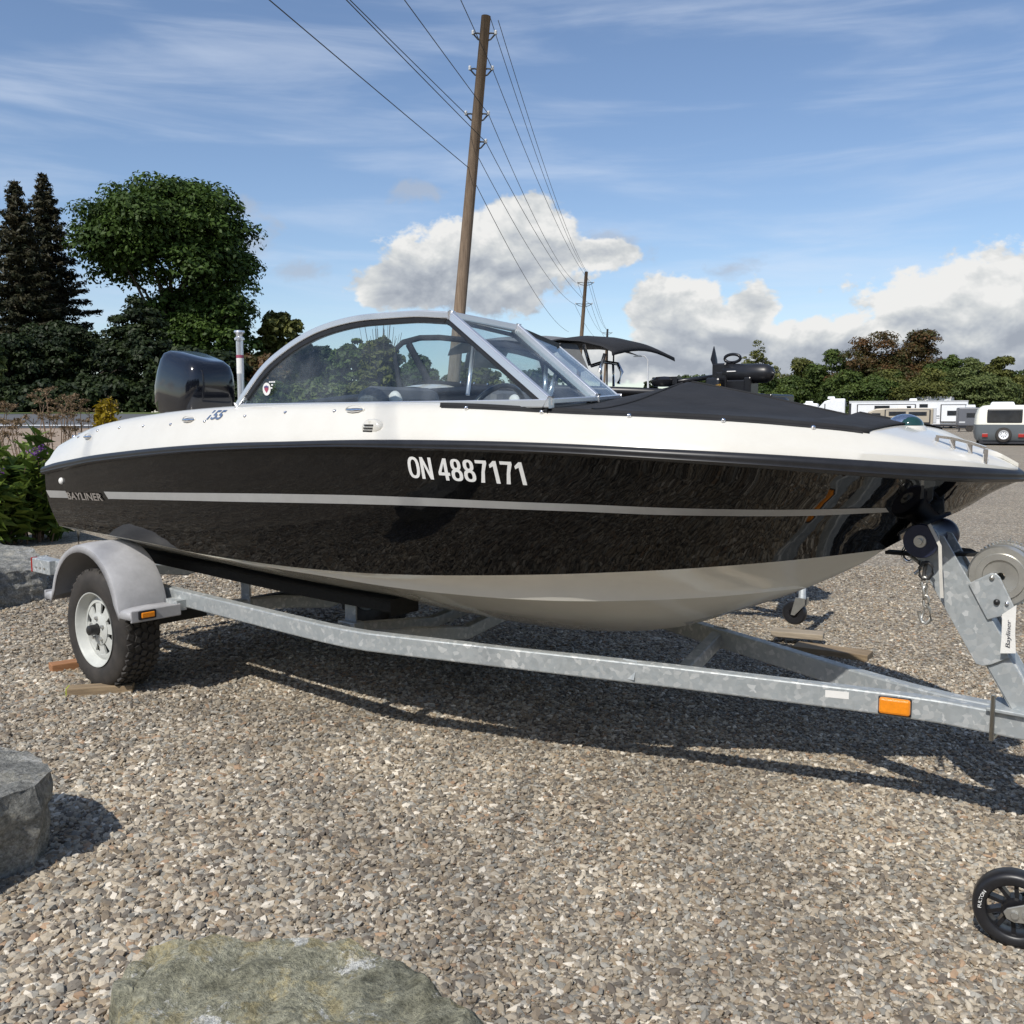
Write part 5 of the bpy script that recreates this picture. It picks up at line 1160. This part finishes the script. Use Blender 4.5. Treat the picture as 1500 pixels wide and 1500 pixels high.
for a, b, lb in ((t1 + np.array([.1, 0, 0]), p2(857, 397), 'thin power line joining the tops of the tall pole and the second pole'), (t1 + np.array([.32, 0, -.1]), p2(860, 399), 'thin power line just below the one joining the pole tops'), (e1[1], p2(866, 414), 'thin power line from the uppermost right bracket of the tall pole to the second pole'), (e1[3], p2(844, 414), 'thin power line from the middle bracket of the tall pole to the second pole'), (e1[4], p2(866, 446), 'thin power line from the lowest bracket of the tall pole to the second pole'), (at(692, 214, Y1), p2(842, 446), 'thin power line from below the lowest bracket to the lower arm of the second pole'), (at(696, 268, Y1), p2(833, 486), 'lowest thin cable strung from the tall pole past the white cloud')): wire(a, b, .7, lb, .010)
def level(q, z): r = ray(*q); return CAM + r * ((z - H) / r[2])
for a, q, lb in ((e1[2], (621, 104), 'power line leaving the left middle bracket of the tall pole, away from the second pole'), (e1[4], (614, 104), 'power line leaving the lowest bracket of the tall pole, away from the second pole'), (at(688, 247, Y1), (526, 104), 'lone low cable leaving the tall pole, away from the second pole'), (e1[3], (671, 104), 'power line leaving the right middle bracket of the tall pole, away from the second pole'), (e1[1], (690, 30), 'power line leaving the upper bracket of the tall pole, away from the second pole')):
    b = level(q, a[2] - .1); b = a + (b - a) * (60.0 / np.linalg.norm(b - a)); wire(a, b, .2, lb, .010)
for a, q, lb in ((p2(858, 398), (889, 483), 'top distant power line between the two far poles'), (p2(866, 414), (894, 488), 'upper right distant power line between the two far poles'), (p2(846, 414), (884, 488), 'upper left distant power line between the two far poles'), (p2(866, 446), (894, 498), 'lower right distant power line between the two far poles'), (p2(842, 446), (884, 498), 'lower left distant power line between the two far poles')): wire(a, at(*q, Y3), .8, lb, .012)
lb_ = at(951, 575, 80.); sl_ = thing('street_lamp', 'single grey street lamp with curved arm beyond the boats', 'street lamp', (lb_[0], 80, 0)); tp = at(949, 527, 80.); o = np.array([lb_[0], 80, 0])
MB().tube([(0, 0, 0), tuple(tp - o - np.array([0, 0, .5])), tuple(tp - o), tuple(at(944, 521.5, 80.) - o), tuple(at(936, 520.5, 80.) - o)], [.11, .07, .06, .055, .05], 8).build('post', 'rv_lightgrey', sl_, smooth=True)
MB().box(tuple(at(934, 521.5, 80.) - o), (.75, .3, .14), taper=.7).build('lamp_head', 'rv_slate', sl_, bevel=.03)

# ================================================================== parked trailers
def rv(name, label, px0, px1, pyt, pyb, Y, body, feats, nose=None, deep=2.4, cat='camper', wheels=(.45, .6), ac=True, ground=0.0, skew=-.36, clear=.55):
    """a camper seen side on; feats = (kind, u0, u1, v0, v1) on its near side, u along, v down"""
    a = at(px0, 612, Y); b = at(px1, 612, Y); x0, x1 = a[0], b[0]; w = x1 - x0; zt = at(750, pyt, Y)[2]; zb = clear
    h = zt - zb; root = thing(name, label, cat, ((x0 + x1) / 2, Y, 0), skew, 'campers parked at the back of the lot')
    prof = nose or [(0, 0), (0, 1), (1, 1), (1, 0)]
    P_ = [((u - .5) * w, 0, zb + v * h) for u, v in prof]
    MB().prism(P_, (0, 0, 0), (0, deep, 0)).build('body', body, root, bevel=.12)
    MB().box((0, deep / 2, zb - .1), (w * .96, deep * .9, .2)).build('chassis', 'rv_trim', root)
    for kind, u0, u1, v0, v1 in feats:
        c = ((u0 + u1) / 2 - .5) * w, zb + (1 - (v0 + v1) / 2) * h; d_ = ((u1 - u0) * w, (v1 - v0) * h)
        if kind == 'window':
            f = MB().box((c[0], -.03, c[1]), (d_[0], .07, d_[1])).build('window', 'rv_trim', root, bevel=.02); MB().box((c[0], -.068, c[1]), (d_[0] * .88, .02, d_[1] * .82)).build('pane', 'glass_dark', f)
        elif kind == 'slide':
            f = MB().box((c[0], -.10, c[1]), (d_[0], .2, d_[1])).build('slide_out', 'rv_trim', root, bevel=.02); MB().box((c[0], -.215, c[1]), (d_[0] - .22, .05, d_[1] - .2)).build('slide_face', body, f, bevel=.02)
        elif kind == 'win2':
            f = MB().box((c[0], -.26, c[1]), (d_[0], .07, d_[1])).build('window', 'rv_trim', root, bevel=.02); MB().box((c[0], -.30, c[1]), (d_[0] * .86, .02, d_[1] * .8)).build('pane', 'glass_dark', f)
        elif kind == 'door': MB().box((c[0], -.03, c[1]), (d_[0], .06, d_[1])).build('door', 'rv_lightgrey', root, bevel=.02)
        else: MB().box((c[0], -.012, c[1]), (d_[0], .03, d_[1])).build('stripe', kind, root)
    for u in wheels:
        t_ = MB(); t_.lathe([(.0001, .02), (.17, .02), (.19, -.01), (.33, -.01), (.36, .03), (.36, .2), (.0001, .2)], ((u - .5) * w, .05, .36), 'y', 24); t_.build('wheel', 'tyre_rubber', root, angle=40)
    for u in (.08, .92): MB().box(((u - .5) * w, .4, zb / 2), (.12, .12, zb)).build('jack_leg', 'rv_trim', root)
    if ac: MB().box((.05 * w, deep / 2, zt + .14), (.9, .8, .28), taper=.85).build('air_conditioner', 'rv_white', root, bevel=.05)
    return root
rv('fifth_wheel', 'longest white fifth-wheel camper in the row, rising behind the other white camper', 1232, 1389, 580.5, 622, 122, 'rv_white', [('window', .42, .5, .3, .55), ('rv_lightgrey', .02, .98, .02, .08), ('window', .78, .9, .25, .5), ('rv_trim', .02, .03, .1, .9)], nose=[(0, .1), (0, .9), (.02, 1), (1, .97), (1, 0), (.15, 0)])
rv('travel_trailer', 'white camper with two black-framed slide-outs behind the tan camper', 1248, 1409, 587, 624, 112, 'rv_white', [('slide', .07, .57, .14, .86), ('slide', .775, .985, .16, .9), ('win2', .83, .92, .42, .62), ('window', .6, .67, .14, .28), ('win2', .22, .35, .2, .34), ('win2', .45, .53, .22, .36), ('rv_lightgrey', .0, 1, .0, .05), ('rv_slate', .58, .77, .62, .66), ('rv_slate', .60, .77, .72, .74), ('door', .69, .745, .3, .92), ('rv_trim', .0, .02, .1, 1)], wheels=(.62, .70))
rv('fifth_wheel', 'white fifth-wheel camper with a rounded nose beside the motorhome', 1192, 1236, 584, 618, 116, 'rv_white', [('rv_trim', .35, .38, .2, .9), ('rv_lightgrey', .1, .9, .5, .6)], nose=[(.0, .12), (.08, .55), (.35, .9), (.6, 1), (1, 1), (1, 0), (.5, .0), (.45, .2)], wheels=(.75, .88))
rv('motorhome', 'small white motorhome with a dark windscreen at the end of the row', 1168, 1197, 591, 614, 110, 'rv_white', [('window', .35, .9, .3, .5), ('rv_lightgrey', .0, 1, .7, .76)], nose=[(0, 0), (0, .5), (.12, .9), (.3, 1), (1, 1), (1, 0)], wheels=(.2, .8))
rv('camper', 'dark car-sized camper partly hidden behind the white motorhome', 1160, 1176, 596, 614, 118, 'rv_grey', [('window', .2, .8, .2, .5)], wheels=(.3, .8), ac=False)
rv('travel_trailer', 'tan camper with a rounded front and dark-framed slide-out', 1270, 1363, 598, 629, 96, 'rv_tan', [('slide', .29, .955, .06, .86), ('win2', .35, .60, .18, .42), ('win2', .64, .90, .2, .42), ('window', .1, .23, .27, .5), ('rv_lightgrey', 0, 1, .9, .95)], nose=[(0, .06), (0, .5), (.05, .8), (.16, .98), (.25, 1), (1, 1), (1, 0), (.05, 0)], wheels=(.55, .66))
rv('travel_trailer', 'dark grey camper beside the white slide-out camper', 1405, 1437, 597, 630, 92, 'rv_grey', [('window', .35, .70, .28, .52), ('rv_lightgrey', .05, .3, .75, .84), ('rv_slate', .75, .97, .1, .5)], wheels=(.5,))
# two-tone camper seen from behind
Yv = 46.0; a_ = at(1433, 640, Yv); b_ = at(1536, 640, Yv); vx = (a_[0] + b_[0]) / 2; wv = b_[0] - a_[0]; zt, zm, zb = [at(750, q, Yv)[2] for q in (593, 622, 648)]
vc = thing('vintage_camper', 'small cream and slate two-tone camper seen from its back with a spare wheel', 'camper', (vx, Yv, 0), -R(25))
def rings(lv, m, name, par):
    mb = MB(); rows = []
    for (z, hx, y0, y1) in lv:
        r_ = .22; pts_ = []
        for cx_, cy_, a0 in ((hx - r_, y1 - r_, 0), (-hx + r_, y1 - r_, 90), (-hx + r_, y0 + r_, 180), (hx - r_, y0 + r_, 270)):
            for k_ in range(5): aa = R(a0 + 22.5 * k_); pts_.append((cx_ + r_ * math.cos(aa), cy_ + r_ * math.sin(aa), z))
        pts_.append(pts_[0]); rows.append(pts_)
    mb.grid(rows); n_ = len(rows[0]); mb.f.append(tuple(range(len(mb.v) - n_, len(mb.v) - 1))); mb.f.append(tuple(reversed(range(0, n_ - 1)))); return mb.build(name, m, par, smooth=True, weld=.0005, angle=45)
hw = wv / 2
rings([(zm, hw * .985, .02, 4.2), (zm + (zt - zm) * .5, hw * .965, .06, 4.15), (zt - .16, hw * .90, .14, 4.05), (zt - .03, hw * .80, .28, 3.9), (zt, hw * .66, .42, 3.7)], 'rv_cream', 'upper_shell', vc)
rings([(zb, hw * .86, .16, 4.0), (zb + .10, hw * .955, .05, 4.15), (zb + (zm - zb) * .5, hw, .0, 4.2), (zm - .004, hw, .0, 4.2)], 'rv_slate', 'lower_shell', vc)
def vp(px, py, dy): p = at(px, py, Yv); return (p[0] - vx, dy, p[2])
c_ = vp(1473.5, 609.5, .0); wn = MB().box((c_[0], .05, c_[2]), (46.5 / F * Yv, .10, 20.5 / F * Yv)).build('rear_window', 'rv_trim', vc, bevel=.06); MB().box((c_[0], -.01, c_[2]), (43 / F * Yv, .03, 17.5 / F * Yv)).build('pane', 'glass_dark', wn, bevel=.01)
c_ = vp(1471.5, 637, 0); spw = MB(); spw.lathe([(.0001, -.05), (.2, -.05), (.23, -.14), (.34, -.12), (.36, -.04), (.36, .05)], (c_[0], -.0, c_[2]), 'y', 36); spo = spw.build('spare_wheel', 'tyre_rubber', vc, smooth=True, angle=40)
spw = MB(); spw.lathe([(.0001, -.10), (.05, -.10), (.06, -.07), (.17, -.075), (.205, -.13), (.22, -.13)], (c_[0], -.012, c_[2]), 'y', 36); spr = spw.build('rim', 'rv_white', spo, smooth=True, angle=40)
for k_ in range(8):
    aa = 2 * math.pi * k_ / 8; hl = MB(); hl.lathe([(.0001, -.004), (.022, -.004), (.022, .004)], (c_[0] + .12 * math.cos(aa), -.088, c_[2] + .12 * math.sin(aa)), 'y', 10); hl.build('rim_hole', 'rv_trim', spr)
for px in (1447, 1494.5):
    c_ = vp(px, 638, 0); MB().box((c_[0], -.01, c_[2]), (7.5 / F * Yv, .08, 5 / F * Yv)).build('tail_light', 'red_lens', vc, bevel=.01)
MB().box((0, .06, zb - .02), (wv * .84, .1, .10)).build('bumper', 'rv_trim', vc)
MB().box((vp(1472, 591, 0)[0], 1.2, zt + .06), (34 / F * Yv, 1.0, .20), taper=.85).build('roof_vent', 'rv_white', vc, bevel=.04)
for s in (-1, 1):
    t_ = MB(); t_.lathe([(.0001, .0), (.30, .0), (.33, .03), (.33, .17), (.30, .2), (.0001, .2)], (s * hw * .86 - .1, 1.9, .33), 'x', 24); t_.build('wheel', 'tyre_rubber', vc, angle=40)
    MB().box((s * hw * .82, .3, .23), (.16, .5, .46)).build('rear_support', 'rv_trim', vc)
MB().box((-.5, .3, .25), (.05, .05, .5)).build('rear_support', 'rv_trim', vc)
# house roof beyond the windscreen
hb = bp(440, 66); ho = thing('house', 'brown-roofed house among the trees behind the windscreen', 'house', hb)
zr = at(750, 500, 66)[2] - hb[2]; ze = at(750, 530, 66)[2] - hb[2]; hwid = 42 / F * 66
MB().box((0, 3, ze / 2), (hwid * 2 * .9, 6, ze)).build('wall', 'siding', ho)
MB().prism([(-hwid, 0, ze), (0, 0, zr), (hwid, 0, ze)], (0, -.3, 0), (0, 6.4, 0)).build('roof', 'shingle', ho)
for u in (-.5, .1): MB().box((u * hwid, -.02, ze * .55), (.9, .08, 1.1)).build('window', 'glass_dark', ho)

# ================================================================== the neighbouring boat
NB = 2.35
nb = thing('fishing_boat', 'black fishing boat with grey canvas canopy and bow trolling motor parked alongside', 'boat', loc(0, NB, 0), RZ)
dx_ = 2.13 - 3.91
hull_meshes(nb, (dx_, 0, .255), 'plastic_black', 'plastic_black', .95)
dk = MB(); dk.grid([[(x + dx_, (f_ys(x)) * t * .95, f_rb(x) + .255 + .03 * (1 - t * t) + .025) for t in np.linspace(-1, 1, 7)] for x in ST]); dk.build('deck', 'plastic_black', nb, smooth=True)
gr = MB(); gp_ = [(x + dx_, -f_ys(x) * .95, f_rt(x) + .255) for x in ST]; gp_ += [(x, -y, z) for x, y, z in reversed(gp_[:-1])]; gr.tube(gp_, .028, 8); gr.build('gunwale', 'rubber_black', nb, smooth=True)
def nbp(px, py, y): p = on_y(px, py, y); return np.array([p[0], p[1] - NB, p[2]])
# trolling motor stowed on the bow
ty = 2.40
pl_ = MB(); q0, q1 = nbp(1022, 580, ty), nbp(1152, 582, ty); pl_.box(tuple((q0 + q1) / 2 + np.array([-.02, 0, -.02])), (float(q1[0] - q0[0]), .34, .06)); tm = pl_.build('trolling_motor', 'plastic_black', nb, bevel=.01)
q0, q1 = nbp(1062, 547, ty), nbp(1134, 547, ty); L_ = q1 - q0
mt = MB(); mt.tube([tuple(q0), tuple(q0 + L_ * .03), tuple(q0 + L_ * .7), tuple(q0 + L_ * .86), tuple(q0 + L_ * .96), tuple(q1)], [.04, .062, .062, .058, .04, .008], 20); mt.build('motor_pod', 'rubber_black', tm, smooth=True)
bk = MB(); c_ = nbp(1058, 552, ty); bk.box(tuple(c_ + np.array([0, 0, .0])), (.10, .10, .17)); c_ = nbp(1062, 570, ty); bk.box(tuple(c_), (.08, .12, .22)); c_ = nbp(1082, 568, ty); bk.box(tuple(c_), (.20, .10, .10)); bk.box(tuple(nbp(1100, 571, ty)), (.05, .12, .16)); bk.build('motor_mount', 'plastic_black', tm, bevel=.01)
MB().tube([tuple(nbp(1053, 551, ty)), tuple(nbp(985, 560, ty))], .016, 10).build('motor_shaft', 'plastic_black', tm, smooth=True)
hd_ = MB(); c_ = nbp(973, 560, ty); hd_.lathe([(.0001, -.03), (.07, -.028), (.085, -.01), (.085, .015), (.06, .035), (.0001, .04)], tuple(c_), 'z', 24); hd_.box(tuple(c_ + np.array([.07, 0, .01])), (.09, .06, .05)); hd_.build('motor_head', 'plastic_black', tm, smooth=True, angle=40)
pb = MB(); c_ = nbp(1047, 545, ty)
for s in (-1, 1): pb.prism([tuple(c_ + np.array([.012, .012, 0])), tuple(c_ + np.array([.010, -.012, 0])), tuple(c_ + np.array([-.02, -.025, s * .08])), tuple(c_ + np.array([-.012, 0, s * .165])), tuple(c_ + np.array([.0, .02, s * .08]))], (0, 0, 0), (.006, 0, 0))
pb.build('propeller', 'plastic_black', tm)
rg = MB(); c_ = nbp(1073, 525, ty); rg.tube([tuple(c_ - np.array([0, 0, .06])), tuple(c_ - np.array([0, 0, .022]))], .014, 8); rg.tube([tuple(c_ + np.array([.055 * math.cos(a), 0, .026 * math.sin(a)])) for a in np.linspace(0, 2 * math.pi, 21)[:-1]], .010, 8, close=True); rg.build('pull_handle', 'plastic_black', tm, smooth=True)
pd = MB(); c_ = nbp(1048, 566, ty - .08); pd.box(tuple(c_), (.12, .12, .11), taper=.8); fp = pd.build('foot_pedal', 'plastic_black', tm, bevel=.015)
a0 = nbp(1042, 568, ty - .148); a1 = nbp(1056, 565, ty - .148)
text_mesh('pedal_print', 'MINN KOTA', 'yellow_print', fp, lambda u, v: tuple(a0 + (a1 - a0) * u + np.array([0, 0, v * .018])), 1.0, .01)
MB().tube([tuple(nbp(1078, 547, ty) + np.array([-.03, -.064, .01])), tuple(nbp(1078, 547, ty) + np.array([.03, -.064, .01]))], .004, 6).build('maker_plate', 'vinyl_white', tm)
# dark-framed windscreen and grey canopy, with black visor
z6 = lambda x, y: (560 + x / 4.1667, 470 + y / 4.1667)
sy = 1.72
fr = MB(); fr.tube([nbp(*z6(*q), sy) for q in ((110, 440), (95, 330), (78, 220), (90, 165), (125, 132), (230, 104), (350, 102), (480, 115), (600, 130), (760, 150), (900, 172), (965, 215), (990, 290), (1000, 420))], .022, 8, flat=.6)
fro = fr.build('canopy_frame', 'canvas_black', nb, smooth=True)
for a, b, r_ in (((160, 140), (290, 385), .030), ((290, 378), (1240, 450), .022), ((30, 445), (300, 380), .022), ((650, 140), (900, 440), .012)):
    MB().tube([nbp(*z6(*a), sy), nbp(*z6(*b), sy)], r_, 8, flat=.5).build('frame_bar', 'canvas_black', fro, smooth=True)
for i in range(7):
    q = nbp(*z6(480 + 82 * i, 375 + 6 * i), sy - .03); s_ = MB(); s_.lathe([(.0001, -.006), (.007, -.004), (.008, .004)], tuple(q), 'y', 8); s_.build('snap', 'chrome', fro)
pn = MB(); pn.add([nbp(*z6(*q), sy + .01) for q in ((110, 440), (80, 220), (125, 132), (350, 102), (600, 130), (900, 172), (990, 290), (1000, 430), (290, 380))], [tuple(range(9))]); pn.build('clear_window', 'glass_vinyl', fro)
hm = MB(); c0 = nbp(*z6(320, 450), sy - .05); hm.grid([[tuple(c0 + np.array([.30 * u, .25 * v, .085 * (1 - u * u) * (1 - .3 * v * v) - .01])) for v in np.linspace(-1, 1, 7)] for u in np.linspace(-1, 1, 13)]); hm.build('console_hump', 'gelcoat_white', nb, smooth=True)
def canopy(profile, m, name, y0, y1, crown):
    c_ = MB(); rows = []
    for q in profile:
        p = nbp(*q, y0); rows.append([(p[0], p[1] + (y1 - y0) * t, p[2] + crown * math.sin(math.pi * t)) for t in np.linspace(0, 1, 11)])
    c_.grid(rows); return c_.build(name, m, nb, smooth=True, solid=.004)
canopy([(656, 521), (659, 512), (676, 502), (700, 499), (740, 498), (780, 503), (800, 508)], 'canvas_grey', 'canopy', 1.85, 3.0, .06)
canopy([(680, 540), (683, 520), (690, 505)], 'canvas_grey', 'canopy_side', 2.6, 3.1, .02)
canopy([(796, 501), (820, 498), (850, 500), (880, 507), (896, 515), (897, 521)], 'canvas_black', 'canopy_visor', 1.95, 2.75, .05)
cs_ = MB(); cs_.add([nbp(*q, 2.0) for q in ((808, 500), (846, 505), (862, 542), (850, 545), (820, 520))], [(0, 1, 2, 3, 4)]); cs_.build('canopy_side', 'canvas_grey', nb, solid=.004)
for a, b in (((855, 505), (864, 535)), ((886, 518), (878, 545))): MB().tube([nbp(*a, 2.1), nbp(*b, 2.1)], .012, 8).build('canopy_stay', 'aluminium', nb, smooth=True)
for yy in (2.7, 3.3):
    rlm = MB()
    rlm.tube([nbp(*q, yy) for q in ((866, 536), (885, 530), (905, 533), (911, 545), (906, 562))], .014, 8)
    for q in (880, 898): rlm.tube([nbp(q, 532, yy), nbp(q + 1, 566, yy)], .010, 6)
    rlm.build('chrome_railing', 'chrome', nb, smooth=True)
for q in ((890, 482), (899, 512)):
    MB().tube([nbp(q[0], q[1], 3.0), nbp(q[0] - 1, 566, 3.0)], .007, 6).build('antenna', 'wire_dark', nb)
# its trailer with the swivel jack
tr2 = thing('boat_trailer', 'galvanised trailer with a caster jack carrying the neighbouring black fishing boat', 'trailer', loc(0, NB, 0), RZ)
for s in (1, -1):
    MB().sect([(-2.6, -.70 * s, .47), (.0, -.70 * s, .46), (.4, -.66 * s, .455), (1.9, -.06 * s, .60), (2.30, -.05 * s, .62)], .05, .076).build('frame_rail', 'galvanised', tr2, bevel=.006)
    t_ = MB(); t_.lathe([(.0001, .02), (.17, .02), (.19, -.01), (.27, -.01), (.30, .03), (.30, .17), (.27, .2), (.0001, .2)], (-.95, -.95 * s if s > 0 else .75, .30), 'y', 40); t_.build('wheel', 'tyre_rubber', tr2, smooth=True, angle=40)
    fd = MB(); rows = []
    for a in np.linspace(math.pi, 0, 17): rows.append([(-.95 + .35 * math.cos(a), yy * s, .38 + .33 * math.sin(a)) for yy in (-.99, -.74)])
    fd.grid(rows); fd.build('fender', 'galvanised', tr2, smooth=True, solid=.005)
    MB().sect([(-2.4, -.45 * s, .74), (.2, -.45 * s, .74)], .12, .05).build('bunk', 'carpet_black', tr2)
    for x in (-2.2, -.2): MB().box((x, -.45 * s, .59), (.07, .05, .26)).build('bunk_bracket', 'galvanised', tr2)
for x in (-2.2, -.95, -.2): MB().sect([(x, -.7, .43), (x, .7, .43)], .05, .05).build('cross_member', 'galvanised', tr2)
MB().sect([(2.0, 0, .60), (1.9, 0, 1.15)], .07, .07, (1, 0, 0)).build('winch_post', 'galvanised', tr2, bevel=.004)
J = tol(gnd(1163, 932)); J = np.array([J[0], J[1] - NB, .075 + .075])
jw2 = MB(); jw2.lathe([(.03, -.02), (.05, -.022), (.066, -.022), (.075, -.012), (.075, .012), (.066, .022), (.03, .022)], tuple(J), 'y', 36, close=True); jo2 = jw2.build('jack_wheel', 'rubber_black', tr2, smooth=True, angle=45)
h2 = MB(); h2.lathe([(.0001, -.016), (.05, -.014), (.05, .014), (.0001, .016)], tuple(J), 'y', 20); h2.build('wheel_hub', 'plastic_black', jo2)
f2 = MB()
for s in (-1, 1): f2.prism([(J[0] + x, J[1] + s * .03, J[2] + z) for x, z in ((-.012, -.01), (.012, -.012), (.075, .06), (.075, .10), (.015, .10))], (0, -.003, 0), (0, .003, 0))
f2.build('jack_fork', 'zinc', jo2)
MB().tube([(J[0] + .045, J[1], J[2] + .09), (J[0] + .045, J[1], .95)], .022, 14).build('jack_tube', 'galvanised', tr2, smooth=True)
MB().box((J[0] + .02, J[1] * .5, .62), (.08, abs(J[1]) + .14, .07)).build('jack_bracket', 'galvanised', tr2)

for i_, (x, y, h_, w_) in enumerate(((-16, -13, 7.5, 9), (-9, -16, 8, 9), (-2, -17, 7.5, 9), (5, -16, 8, 9), (12, -14, 7.5, 9), (-23, -9, 7.5, 9))):
    tree('broadleaf_tree', ['dense dark tree across the lot facing the stern', 'dense dark tree across the lot next to the one facing the stern', 'dense dark tree across the lot facing the trailer wheel', 'dense dark tree across the lot facing the registration number', 'dense dark tree across the lot facing the bow', 'outermost dense tree across the lot beyond the stern'][i_], (x, y, 0), h_, w_, 'leaf_maple', 200 + i_, nl=5000, leaf=.55, lobes=[(0, .42, .55, .46), (.1, .65, .35, .33)], group='trees mirrored in the hull')

# low wood on the horizon beyond the boats
r = np.random.default_rng(77); n = 26000; xx = r.uniform(-22, 70, n); prof_ = 3.6 + 1.0 * np.sin(xx * .31) + .8 * np.sin(xx * .83 + 1) + .6 * np.sin(xx * 1.9 + 2)
zz = prof_ * np.sqrt(r.random(n)); yy = 172 + r.uniform(-2.5, 2.5, n)
fw = leaf_mesh('distant_wood', 'leaf_green', None, np.stack([xx, yy, zz], 1), np.tile([0, -.6, .8], (n, 1)), .5, 1.4, None, 77); tag(fw, 'low distant green wood along the horizon beyond the boats', 'wood', kind='stuff')
